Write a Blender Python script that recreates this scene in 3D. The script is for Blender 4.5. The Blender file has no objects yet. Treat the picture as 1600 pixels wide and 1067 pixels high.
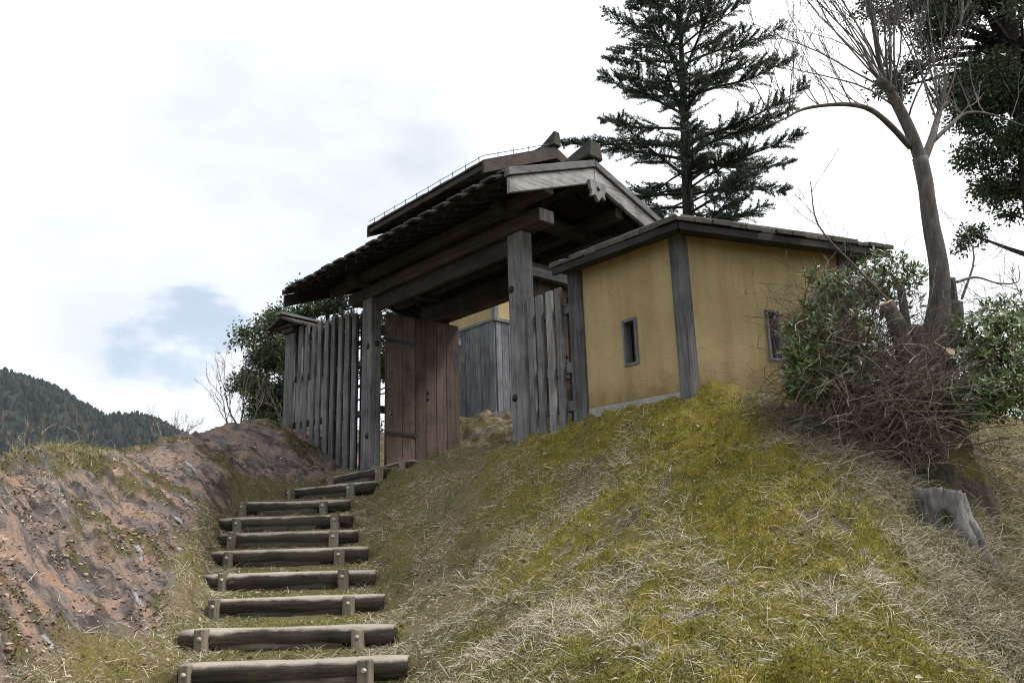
import bpy, bmesh, math, random
import numpy as np
from mathutils import Matrix, Vector

R = math.radians
rng = np.random.default_rng(11)
random.seed(5)
sc = bpy.context.scene
col = sc.collection

# ------------------------------------------------------------------ camera
PITCH, ROLL = R(13.9), R(1.75)
fw = Vector((0, math.cos(PITCH), math.sin(PITCH)))
r0 = Vector((1, 0, 0)); u0 = r0.cross(fw)
cr = r0 * math.cos(ROLL) - u0 * math.sin(ROLL)
cu = u0 * math.cos(ROLL) + r0 * math.sin(ROLL)
cam_d = bpy.data.cameras.new('camera'); cam = bpy.data.objects.new('camera', cam_d); col.objects.link(cam)
cam.matrix_world = Matrix(((cr.x, cu.x, -fw.x, 0), (cr.y, cu.y, -fw.y, 0), (cr.z, cu.z, -fw.z, 1.6), (0, 0, 0, 1)))
cam_d.sensor_width = 36; cam_d.lens = 36 * 1250 / 1600
cam_d.clip_start = 0.05; cam_d.clip_end = 9000
sc.camera = cam

# ------------------------------------------------------------------ world: cloudy sky
SUN_AZ, SUN_EL = R(86), R(52)            # azimuth from +Y towards +X
SD = Vector((math.sin(SUN_AZ) * math.cos(SUN_EL), math.cos(SUN_AZ) * math.cos(SUN_EL), math.sin(SUN_EL)))
world = bpy.data.worlds.new('World'); sc.world = world; world.use_nodes = True
wt = world.node_tree; wt.nodes.clear()
def nd(t, typ, **kw):
    n = t.nodes.new(typ)
    for k, v in kw.items():
        if k.startswith('in_'):
            key = k[3:]
            n.inputs[int(key) if key.isdigit() else key].default_value = v
        else: setattr(n, k, v)
    return n
def mathn(t, op, a, b=None, c=None, clamp=False):
    n = t.nodes.new('ShaderNodeMath'); n.operation = op; n.use_clamp = clamp
    for i, x in enumerate((a, b, c)):
        if x is None: continue
        if isinstance(x, (int, float)): n.inputs[i].default_value = x
        else: t.links.new(x, n.inputs[i])
    return n.outputs[0]
def ramp(t, fac, stops, interp='LINEAR'):
    n = t.nodes.new('ShaderNodeValToRGB'); cr_ = n.color_ramp; cr_.interpolation = interp
    while len(cr_.elements) < len(stops): cr_.elements.new(0.5)
    for el, (p, c) in zip(cr_.elements, stops):
        el.position = p
        el.color = (c, c, c, 1) if isinstance(c, (int, float)) else (c[0], c[1], c[2], 1)
    if fac is not None: t.links.new(fac, n.inputs[0])
    return n.outputs[0]
def mixc(t, fac, a, b, mode='MIX'):
    n = t.nodes.new('ShaderNodeMix'); n.data_type = 'RGBA'; n.blend_type = mode
    for i, x in ((0, fac), (6, a), (7, b)):
        if isinstance(x, (int, float)): n.inputs[i].default_value = x
        elif isinstance(x, tuple): n.inputs[i].default_value = (x[0], x[1], x[2], 1)
        else: t.links.new(x, n.inputs[i])
    return n.outputs[2]

sky = nd(wt, 'ShaderNodeTexSky', sky_type='NISHITA', sun_disc=False, sun_elevation=SUN_EL, sun_rotation=SUN_AZ)
bg_sky = nd(wt, 'ShaderNodeBackground', in_1=0.075); wt.links.new(sky.outputs[0], bg_sky.inputs[0])
tc = nd(wt, 'ShaderNodeTexCoord')
dirn = nd(wt, 'ShaderNodeVectorMath', operation='NORMALIZE'); wt.links.new(tc.outputs['Generated'], dirn.inputs[0])
mp = nd(wt, 'ShaderNodeMapping'); mp.inputs['Scale'].default_value = (1, 1, 1.9); wt.links.new(dirn.outputs[0], mp.inputs[0])
n1 = nd(wt, 'ShaderNodeTexNoise', in_Scale=2.1, in_Detail=7.0, in_Roughness=0.52); wt.links.new(mp.outputs[0], n1.inputs['Vector'])
n2 = nd(wt, 'ShaderNodeTexNoise', in_Scale=5.0, in_Detail=6.0, in_Roughness=0.55); wt.links.new(mp.outputs[0], n2.inputs['Vector'])
def blob(d, deg_in, deg_out):
    v = nd(wt, 'ShaderNodeVectorMath', operation='DOT_PRODUCT'); v.inputs[1].default_value = Vector(d).normalized()
    wt.links.new(dirn.outputs[0], v.inputs[0])
    wob = mathn(wt, 'MULTIPLY_ADD', n2.outputs['Fac'], 0.03, -0.015)
    s = mathn(wt, 'ADD', v.outputs['Value'], wob)
    m = nd(wt, 'ShaderNodeMapRange', interpolation_type='SMOOTHERSTEP')
    m.inputs[1].default_value = math.cos(R(deg_out)); m.inputs[2].default_value = math.cos(R(deg_in))
    wt.links.new(s, m.inputs[0]); return m.outputs[0]
grey = mathn(wt, 'MULTIPLY', mathn(wt, 'MAXIMUM', blob((-.28, 1, .46), 3, 16), blob((-.46, 1, .33), 3, 12)),
             ramp(wt, n2.outputs['Fac'], [(.25, 0.2), (.75, 1.0)]))
grey2 = ramp(wt, n1.outputs['Fac'], [(.50, 0.0), (.75, .35)])
grey = mathn(wt, 'MAXIMUM', grey, grey2, clamp=True)
dsun = nd(wt, 'ShaderNodeVectorMath', operation='DOT_PRODUCT'); dsun.inputs[1].default_value = SD
wt.links.new(dirn.outputs[0], dsun.inputs[0])
glow = nd(wt, 'ShaderNodeMapRange', interpolation_type='SMOOTHSTEP'); glow.inputs[1].default_value = .2; glow.inputs[2].default_value = 1.0
wt.links.new(dsun.outputs['Value'], glow.inputs[0])
white = mixc(wt, glow.outputs[0], (.54, .57, .61), (.90, .895, .88))
cloudc = mixc(wt, grey, white, (.355, .38, .415))
bg_cl = nd(wt, 'ShaderNodeBackground', in_1=1.0); wt.links.new(cloudc, bg_cl.inputs[0])
gap = mathn(wt, 'MAXIMUM', blob((-.40, 1, .25), .3, 5.0), ramp(wt, n1.outputs['Fac'], [(.70, 0.0), (.8, .8)]))
gap = mathn(wt, 'MULTIPLY', gap, 0.5)
mx = nd(wt, 'ShaderNodeMixShader'); wt.links.new(gap, mx.inputs[0]); wt.links.new(bg_cl.outputs[0], mx.inputs[1]); wt.links.new(bg_sky.outputs[0], mx.inputs[2])
wo = nd(wt, 'ShaderNodeOutputWorld'); wt.links.new(mx.outputs[0], wo.inputs[0])

# sun: soft, through bright cloud, from the right
sl = bpy.data.lights.new('sun', 'SUN'); sl.energy = 2.2; sl.angle = R(12); sl.color = (1, .96, .9)
so = bpy.data.objects.new('sun', sl); col.objects.link(so)
so.rotation_euler = SD.to_track_quat('Z', 'Y').to_euler()
sc.view_settings.view_transform = 'Standard'; sc.view_settings.look = 'None'
sc.view_settings.exposure = 1.1; sc.view_settings.gamma = 1.0; sc.view_settings.use_curve_mapping = False
sc.cycles.max_bounces = 5; sc.cycles.diffuse_bounces = 2; sc.cycles.transparent_max_bounces = 8
sc.cycles.use_denoising = True; sc.cycles.denoiser = 'OPENIMAGEDENOISE'; sc.cycles.denoising_input_passes = 'RGB_ALBEDO_NORMAL'; sc.cycles.denoising_prefilter = 'NONE'; sc.cycles.sample_clamp_indirect = 3.0; sc.cycles.filter_width = 1.1

# ------------------------------------------------------------------ frame of the gate
L0 = np.array([-2.286, 12.204]); E_ = np.array([.667, -.745]); E_ /= np.hypot(*E_); N_ = np.array([-E_[1], E_[0]])
GZ = 2.7; GROT = math.atan2(E_[1], E_[0])
def W2(u, v): p = L0 + E_ * u + N_ * v; return p[0], p[1]

# ------------------------------------------------------------------ materials
def new_mat(name):
    m = bpy.data.materials.new(name); m.use_nodes = True; t = m.node_tree
    return m, t, t.nodes['Principled BSDF']
def bump(t, b, h, strength=.4, dist=.01):
    n = nd(t, 'ShaderNodeBump', in_Strength=strength, in_Distance=dist); t.links.new(h, n.inputs['Height']); t.links.new(n.outputs[0], b.inputs['Normal'])
def wood(name, c_lo, c_hi, axis=2, moss=0.0, scale=1.0, var=.35, rough=.85, lit_top=False):
    m, t, b = new_mat(name)
    tc = nd(t, 'ShaderNodeTexCoord'); oi = nd(t, 'ShaderNodeObjectInfo')
    off = nd(t, 'ShaderNodeVectorMath', operation='MULTIPLY_ADD'); off.inputs[1].default_value = (17, 31, 23)
    cx = nd(t, 'ShaderNodeCombineXYZ')
    for i in range(3): t.links.new(oi.outputs['Random'], cx.inputs[i])
    t.links.new(cx.outputs[0], off.inputs[0]); t.links.new(tc.outputs['Object'], off.inputs[2])
    mp = nd(t, 'ShaderNodeMapping'); s = [26 * scale] * 3; s[axis] = 1.1 * scale; mp.inputs['Scale'].default_value = s
    t.links.new(off.outputs[0], mp.inputs[0])
    g = nd(t, 'ShaderNodeTexNoise', in_Scale=1.0, in_Detail=9.0, in_Roughness=.7, in_Distortion=.4); t.links.new(mp.outputs[0], g.inputs['Vector'])
    fine = nd(t, 'ShaderNodeTexNoise', in_Scale=3.2, in_Detail=4.0, in_Roughness=.6); t.links.new(mp.outputs[0], fine.inputs['Vector'])
    big = nd(t, 'ShaderNodeTexNoise', in_Scale=2.2, in_Detail=5.0, in_Roughness=.65); t.links.new(off.outputs[0], big.inputs['Vector'])
    c = mixc(t, ramp(t, g.outputs['Fac'], [(.28, 0.), (.72, 1.)]), c_lo, c_hi)
    crack = ramp(t, fine.outputs['Fac'], [(.32, .16), (.45, 1.)])
    c = mixc(t, .75, c, crack, 'MULTIPLY')
    st = ramp(t, big.outputs['Fac'], [(.32, (.38, .37, .37)), (.5, (.92, .91, .9)), (.68, (1.28, 1.24, 1.2))])
    c = mixc(t, .8, c, st, 'MULTIPLY')
    vr = mathn(t, 'MULTIPLY_ADD', oi.outputs['Random'], var, 1 - var * .5)
    vc = nd(t, 'ShaderNodeCombineColor')
    for i in range(3): t.links.new(vr, vc.inputs[i])
    c = mixc(t, 1.0, c, vc.outputs[0], 'MULTIPLY')
    if moss:
        mn = nd(t, 'ShaderNodeTexNoise', in_Scale=7.0, in_Detail=6.0, in_Roughness=.7); t.links.new(off.outputs[0], mn.inputs['Vector'])
        c = mixc(t, ramp(t, mn.outputs['Fac'], [(.62 - moss * .2, 0.), (.80 - moss * .2, .75)]), c, (.07, .075, .028))
    if lit_top:            # light from above painted into the colour, paler along a log's top
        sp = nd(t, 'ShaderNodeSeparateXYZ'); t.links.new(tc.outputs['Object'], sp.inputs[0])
        top_light = ramp(t, mathn(t, 'MULTIPLY_ADD', big.outputs['Fac'], .10, mathn(t, 'ADD', sp.outputs[2], .30)), [(.480, 0.), (.502, .85)])
        c = mixc(t, top_light, c, mixc(t, .5, (.36, .32, .265), crack, 'MULTIPLY'))
    t.links.new(c, b.inputs['Base Color']); b.inputs['Roughness'].default_value = rough
    b.inputs['Specular IOR Level'].default_value = .25
    hh = mathn(t, 'ADD', g.outputs['Fac'], fine.outputs['Fac']); bump(t, b, hh, .45, .006)
    return m
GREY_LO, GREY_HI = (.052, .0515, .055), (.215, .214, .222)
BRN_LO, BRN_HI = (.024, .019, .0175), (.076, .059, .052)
M = {}
for ax, k in ((0, 'u'), (1, 'v'), (2, 'z')):
    M['grey_' + k] = wood('weathered_wood_' + k, GREY_LO, GREY_HI, ax)
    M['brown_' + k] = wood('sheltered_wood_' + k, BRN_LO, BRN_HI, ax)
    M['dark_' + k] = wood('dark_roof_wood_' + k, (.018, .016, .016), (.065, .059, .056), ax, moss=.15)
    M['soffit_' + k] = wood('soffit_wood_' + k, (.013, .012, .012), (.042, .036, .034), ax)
    M['pale_' + k] = wood('pale_weathered_wood_' + k, (.12, .117, .118), (.36, .355, .355), ax)
M['wall_post'] = wood('dark_wall_post', (.028, .028, .03), (.13, .128, .132), 2)
M['door'] = wood('door_wood', (.048, .035, .030), (.14, .10, .082), 2, scale=.9, var=.5)
M['house_board'] = wood('house_board_wood', (.050, .053, .062), (.185, .19, .21), 2)
M['log'] = wood('step_log_wood', (.010, .008, .0065), (.085, .068, .053), 0, moss=.28, scale=1.1, lit_top=True)
M['stake'] = wood('stake_wood', (.09, .075, .055), (.29, .25, .195), 2, moss=.3)

def simple(name, c, rough=.7, metal=0, nscale=None, c2=None):
    m, t, b = new_mat(name); b.inputs['Roughness'].default_value = rough; b.inputs['Metallic'].default_value = metal
    b.inputs['Base Color'].default_value = (*c, 1); b.inputs['Specular IOR Level'].default_value = .3
    if nscale:
        tc = nd(t, 'ShaderNodeTexCoord'); n = nd(t, 'ShaderNodeTexNoise', in_Scale=nscale, in_Detail=6.0, in_Roughness=.65)
        t.links.new(tc.outputs['Object'], n.inputs['Vector'])
        t.links.new(ramp(t, n.outputs['Fac'], [(.3, c), (.7, c2)]), b.inputs['Base Color']); bump(t, b, n.outputs['Fac'], .5, .02)
    return m
M['iron'] = simple('black_iron', (.018, .018, .02), .45, .6, 40, (.035, .032, .032))
M['bolt'] = simple('galvanised_bolt', (.45, .45, .44), .45, .8, 60, (.25, .22, .2))
M['cutwood'] = simple('fresh_cut_wood', (.45, .33, .2), .8, 0, 30, (.55, .44, .30))
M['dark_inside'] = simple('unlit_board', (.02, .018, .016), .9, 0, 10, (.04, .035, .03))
M['wire'] = simple('wire', (.08, .08, .085), .5, .5)

def plaster():
    m, t, b = new_mat('ochre_plaster'); tc = nd(t, 'ShaderNodeTexCoord')
    n = nd(t, 'ShaderNodeTexNoise', in_Scale=1.6, in_Detail=7.0, in_Roughness=.6); t.links.new(tc.outputs['Object'], n.inputs['Vector'])
    c = ramp(t, n.outputs['Fac'], [(.3, (.265, .204, .10)), (.55, (.33, .26, .137)), (.75, (.37, .295, .162))])
    mp = nd(t, 'ShaderNodeMapping'); mp.inputs['Scale'].default_value = (20, 20, 66); mp.inputs['Rotation'].default_value = (.3, .5, .2)
    t.links.new(tc.outputs['Object'], mp.inputs[0])
    f = nd(t, 'ShaderNodeTexNoise', in_Scale=1.0, in_Detail=3.0, in_Distortion=1.2); t.links.new(mp.outputs[0], f.inputs['Vector'])
    c = mixc(t, ramp(t, f.outputs['Fac'], [(.62, 0.), (.68, .5)]), c, (.15, .10, .045))
    # damp stain rising from the sill, with its own ragged outline
    sp = nd(t, 'ShaderNodeSeparateXYZ'); t.links.new(tc.outputs['Object'], sp.inputs[0])
    n3 = nd(t, 'ShaderNodeTexNoise', in_Scale=3.0, in_Detail=6.0, in_Roughness=.7); t.links.new(tc.outputs['Object'], n3.inputs['Vector'])
    hgt = mathn(t, 'ADD', sp.outputs[2], mathn(t, 'MULTIPLY', n3.outputs['Fac'], -.75))
    damp = ramp(t, mathn(t, 'ADD', hgt, .5), [(.32, .85), (.62, 0.)])
    c = mixc(t, damp, c, (.17, .125, .06))
    ms = nd(t, 'ShaderNodeMapping'); ms.inputs['Scale'].default_value = (7, 7, .45); t.links.new(tc.outputs['Object'], ms.inputs[0])
    rs = nd(t, 'ShaderNodeTexNoise', in_Scale=1.0, in_Detail=5.0, in_Roughness=.6); t.links.new(ms.outputs[0], rs.inputs['Vector'])
    c = mixc(t, .8, c, ramp(t, rs.outputs['Fac'], [(.3, (.78, .76, .74)), (.55, 1.0), (.75, 1.06)]), 'MULTIPLY')
    vo = nd(t, 'ShaderNodeTexVoronoi', feature='DISTANCE_TO_EDGE', in_Scale=2.3); wv = nd(t, 'ShaderNodeVectorMath', operation='MULTIPLY_ADD'); wv.inputs[1].default_value = (.5, .5, .5)
    t.links.new(n3.outputs['Color'], wv.inputs[0]); t.links.new(tc.outputs['Object'], wv.inputs[2]); t.links.new(wv.outputs[0], vo.inputs['Vector'])
    ck = mathn(t, 'MULTIPLY', ramp(t, vo.outputs['Distance'], [(0., .55), (.012, 0.)]), ramp(t, n.outputs['Fac'], [(.45, 0.), (.6, 1.)]))
    c = mixc(t, ck, c, (.10, .075, .04))
    t.links.new(c, b.inputs['Base Color']); b.inputs['Roughness'].default_value = .95; b.inputs['Specular IOR Level'].default_value = .1
    h = mathn(t, 'ADD', f.outputs['Fac'], n3.outputs['Fac']); bump(t, b, h, .5, .008)
    return m
M['plaster'] = plaster()
M['concrete'] = simple('sill_stone', (.17, .165, .155), .9, 0, 9, (.30, .29, .275))
M['bark_roof'] = wood('bark_roof_board', (.022, .02, .018), (.10, .092, .082), 1, moss=.5)

def island_mat(name, stops, rough=.8, spec=.2, transl=0.0, noise=None):
    m, t, b = new_mat(name)
    g = nd(t, 'ShaderNodeNewGeometry')
    c = ramp(t, g.outputs['Random Per Island'], stops)
    if noise:
        tc = nd(t, 'ShaderNodeTexCoord'); n = nd(t, 'ShaderNodeTexNoise', in_Scale=noise[0], in_Detail=3.0); t.links.new(tc.outputs['Object'], n.inputs['Vector'])
        c = mixc(t, ramp(t, n.outputs['Fac'], [(.35, 0.), (.65, 1.)]), c, mixc(t, 1.0, c, noise[1], 'MULTIPLY'))
    t.links.new(c, b.inputs['Base Color']); b.inputs['Roughness'].default_value = rough; b.inputs['Specular IOR Level'].default_value = spec
    if transl:
        tr = nd(t, 'ShaderNodeBsdfTranslucent'); t.links.new(c, tr.inputs[0])
        ms = nd(t, 'ShaderNodeMixShader'); ms.inputs[0].default_value = transl
        t.links.new(b.outputs[0], ms.inputs[1]); t.links.new(tr.outputs[0], ms.inputs[2]); t.links.new(ms.outputs[0], t.nodes['Material Output'].inputs[0])
    return m
M['straw'] = island_mat('dry_grass', [(0, (.12, .09, .05)), (.3, (.30, .25, .165)), (.45, (.45, .39, .285)), (.75, (.70, .635, .52)), (1, (.34, .32, .18))], .75)
M['green_grass'] = island_mat('green_grass', [(0, (.06, .085, .022)), (.5, (.12, .14, .045)), (1, (.20, .20, .075))], .7, .3, .2)
M['moss'] = island_mat('moss', [(0, (.14, .105, .016)), (.35, (.30, .26, .055)), (.7, (.47, .41, .105)), (.9, (.45, .42, .15)), (1, (.48, .30, .07))], .9, .05, .15, noise=(4.5, (.60, .72, .80)))
M['needle'] = island_mat('conifer_needle', [(0, (.022, .036, .028)), (.6, (.043, .064, .046)), (1, (.075, .10, .07))], .6, .3, .1)
M['leaf_dark'] = island_mat('dark_evergreen_leaf', [(0, (.018, .034, .013)), (.6, (.035, .06, .022)), (1, (.075, .10, .04))], .45, .4, .12)
M['leaf_mid'] = island_mat('evergreen_leaf', [(0, (.022, .043, .016)), (.6, (.05, .082, .03)), (1, (.10, .125, .048))], .5, .4, .12)
M['leaf_shrub'] = island_mat('shrub_leaf', [(0, (.035, .07, .022)), (.5, (.085, .14, .042)), (.85, (.15, .20, .07)), (1, (.19, .14, .05))], .4, .45, .15)
M['litter'] = island_mat('leaf_litter', [(0, (.07, .04, .025)), (.5, (.19, .13, .085)), (.8, (.42, .35, .27)), (1, (.12, .08, .05))], .8)
M['blossom'] = island_mat('pale_blossom', [(0, (.35, .30, .22)), (1, (.62, .56, .46))], .8)
M['stone'] = island_mat('stone', [(0, (.10, .065, .05)), (.5, (.24, .16, .12)), (.85, (.30, .24, .2)), (1, (.42, .40, .38))], .9, .15)
M['twig'] = island_mat('dead_twig', [(0, (.045, .034, .029)), (.5, (.13, .102, .085)), (.85, (.24, .195, .16)), (1, (.40, .34, .29))], .85)
M['bare_twig'] = island_mat('bare_twig', [(0, (.05, .044, .043)), (.6, (.10, .088, .084)), (1, (.17, .15, .142))], .85)
def bark(name, lo, hi, moss=0.0, sc_=9):
    m, t, b = new_mat(name); tc = nd(t, 'ShaderNodeTexCoord')
    mp = nd(t, 'ShaderNodeMapping'); mp.inputs['Scale'].default_value = (1, 1, .3); t.links.new(tc.outputs['Object'], mp.inputs[0])
    n = nd(t, 'ShaderNodeTexNoise', in_Scale=sc_ * 2.5, in_Detail=7.0, in_Roughness=.7); t.links.new(mp.outputs[0], n.inputs['Vector'])
    n2 = nd(t, 'ShaderNodeTexNoise', in_Scale=sc_ * .5, in_Detail=5.0); t.links.new(tc.outputs['Object'], n2.inputs['Vector'])
    c = ramp(t, n.outputs['Fac'], [(.3, lo), (.7, hi)])
    c = mixc(t, .6, c, ramp(t, n2.outputs['Fac'], [(.35, .55), (.65, 1.15)]), 'MULTIPLY')
    if moss: c = mixc(t, ramp(t, n2.outputs['Fac'], [(.58 - moss * .2, 0.), (.70 - moss * .2, .85)]), c, (.085, .085, .02))
    t.links.new(c, b.inputs['Base Color']); b.inputs['Roughness'].default_value = .9; b.inputs['Specular IOR Level'].default_value = .15
    bump(t, b, n.outputs['Fac'], .8, .02); return m
M['bark_grey'] = bark('grey_bark', (.055, .05, .047), (.18, .165, .155))
M['bark_stem'] = bark('stem_bark', (.045, .04, .037), (.15, .132, .122))
M['bark_brown'] = bark('brown_bark', (.045, .032, .026), (.13, .10, .085), moss=.12)
M['bark_mossy'] = bark('mossy_bark', (.03, .024, .02), (.10, .08, .064), moss=.75)
M['bark_far'] = bark('conifer_bark', (.018, .015, .013), (.05, .043, .038), sc_=4)
M['stump'] = bark('bleached_stump_wood', (.045, .041, .04), (.27, .255, .25), sc_=9)

# ------------------------------------------------------------------ mesh helpers
def tag(o, label=None, cat=None, group=None, kind=None):
    if label: o['label'] = label
    if cat: o['category'] = cat
    if group: o['group'] = group
    if kind: o['kind'] = kind
    return o
def empty(name, loc=(0, 0, 0), rz=0.0):
    o = bpy.data.objects.new(name, None); col.objects.link(o); o.location = loc; o.rotation_euler = (0, 0, rz)
    o.empty_display_size = .2; return o
def link(name, me, mat, parent=None):
    o = bpy.data.objects.new(name, me); col.objects.link(o)
    if mat is not None and not me.materials: me.materials.append(mat)
    o.parent = parent; return o
def arr_mesh(name, V, F, smooth=False):
    V = np.asarray(V, np.float32); F = np.asarray(F, np.int32); k = F.shape[1]
    me = bpy.data.meshes.new(name); me.vertices.add(len(V)); me.vertices.foreach_set('co', V.ravel())
    me.loops.add(F.size); me.loops.foreach_set('vertex_index', F.ravel())
    me.polygons.add(len(F)); me.polygons.foreach_set('loop_start', np.arange(0, F.size, k, dtype=np.int32))
    me.polygons.foreach_set('loop_total', np.full(len(F), k, np.int32))
    if smooth: me.polygons.foreach_set('use_smooth', np.ones(len(F), bool))
    me.update(calc_edges=True); return me
class MB:
    def __init__(s): s.v = []; s.f = []
    def add(s, vs, fs):
        o = len(s.v); s.v += [tuple(map(float, p)) for p in vs]; s.f += [tuple(i + o for i in f) for f in fs]; return s
    def box(s, a, b):
        x0, y0, z0 = a; x1, y1, z1 = b
        return s.add([(x0, y0, z0), (x1, y0, z0), (x1, y1, z0), (x0, y1, z0), (x0, y0, z1), (x1, y0, z1), (x1, y1, z1), (x0, y1, z1)],
                     [(3, 2, 1, 0), (4, 5, 6, 7), (0, 1, 5, 4), (1, 2, 6, 5), (2, 3, 7, 6), (3, 0, 4, 7)])
    def hexa(s, q0, q1):      # two quads (4 points each), joined
        return s.add(list(q0) + list(q1), [(3, 2, 1, 0), (4, 5, 6, 7), (0, 1, 5, 4), (1, 2, 6, 5), (2, 3, 7, 6), (3, 0, 4, 7)])
    def extrude(s, poly, d):  # planar polygon, extruded by vector d
        n = len(poly); d = np.array(d)
        vs = [np.array(p, float) for p in poly] + [np.array(p, float) + d for p in poly]
        return s.add(vs, [tuple(range(n))[::-1], tuple(range(n, 2 * n))] + [(i, (i + 1) % n, n + (i + 1) % n, n + i) for i in range(n)])
    def tube(s, pts, rad, sides=6, cap=True, wob=0.0):
        pts = [np.array(p, float) for p in pts]; n = len(pts)
        up = None; o = len(s.v); rings = []
        for i in range(n):
            t = pts[min(i + 1, n - 1)] - pts[max(i - 1, 0)]; t /= (np.linalg.norm(t) + 1e-9)
            if up is None:
                up = np.cross(t, (0.3, 1, .2)) if abs(t[1]) < .9 else np.cross(t, (1, 0, .1))
            up = up - t * (up @ t); up /= (np.linalg.norm(up) + 1e-9); w = np.cross(t, up)
            r = rad[i] if hasattr(rad, '__len__') else rad
            for k in range(sides):
                a = 2 * math.pi * k / sides; rr = r * (1 + (random.random() - .5) * wob)
                s.v.append(tuple(pts[i] + (up * math.cos(a) + w * math.sin(a)) * rr))
        for i in range(n - 1):
            for k in range(sides):
                a = o + i * sides + k; b = o + i * sides + (k + 1) % sides
                s.f.append((a, b, b + sides, a + sides))
        if cap:
            s.f.append(tuple(o + k for k in range(sides))[::-1]); s.f.append(tuple(o + (n - 1) * sides + k for k in range(sides)))
        return s
    def mesh(s, name, bev=0.0, smooth=False, segs=1):
        me = bpy.data.meshes.new(name); me.from_pydata(s.v, [], s.f)
        bm = bmesh.new(); bm.from_mesh(me)
        bmesh.ops.recalc_face_normals(bm, faces=bm.faces)
        if bev: bmesh.ops.bevel(bm, geom=list(bm.edges), offset=bev, segments=segs, affect='EDGES', profile=.5)
        bm.to_mesh(me); bm.free()
        if smooth: me.polygons.foreach_set('use_smooth', [True] * len(me.polygons))
        me.update(); return me
    def build(s, name, mat, parent=None, bev=0.0, smooth=False):
        return link(name, s.mesh(name, bev, smooth), mat, parent)
def box(name, a, b, mat, parent=None, bev=.006, jit=0.0):
    a = [x + random.uniform(-jit, jit) for x in a]; b = [x + random.uniform(-jit, jit) for x in b]
    return MB().box(a, b).build(name, mat, parent, bev)
def catmull(pts, n=5):
    P = [np.array(p, float) for p in pts]; P = [2 * P[0] - P[1]] + P + [2 * P[-1] - P[-2]]; out = []
    for i in range(1, len(P) - 2):
        for k in range(n):
            t = k / n; a, b, c, d = P[i - 1:i + 3]
            out.append(.5 * (2 * b + (c - a) * t + (2 * a - 5 * b + 4 * c - d) * t * t + (3 * b - a - 3 * c + d) * t ** 3))
    out.append(P[-2]); return out

# ------------------------------------------------------------------ value noise
_h = np.random.default_rng(3).random((256, 256)).astype(np.float64)
def vnoise(x, y):
    xi = np.floor(x).astype(int); yi = np.floor(y).astype(int); fx = x - xi; fy = y - yi
    fx = fx * fx * (3 - 2 * fx); fy = fy * fy * (3 - 2 * fy)
    g = lambda i, j: _h[(xi + i) & 255, (yi + j) & 255]
    return (g(0, 0) * (1 - fx) + g(1, 0) * fx) * (1 - fy) + (g(0, 1) * (1 - fx) + g(1, 1) * fx) * fy
def fbm(x, y, s, o=4, off=0.0, g=.5):
    a = 1.0; r = 0; tt = 0
    for k in range(o):
        r = r + a * vnoise(x * s + off + k * 17.3, y * s - off + k * 9.1); tt += a; a *= g; s *= 2.03
    return r / tt
def sstep(x, a, b): t = np.clip((x - a) / (b - a), 0, 1); return t * t * (3 - 2 * t)

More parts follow.
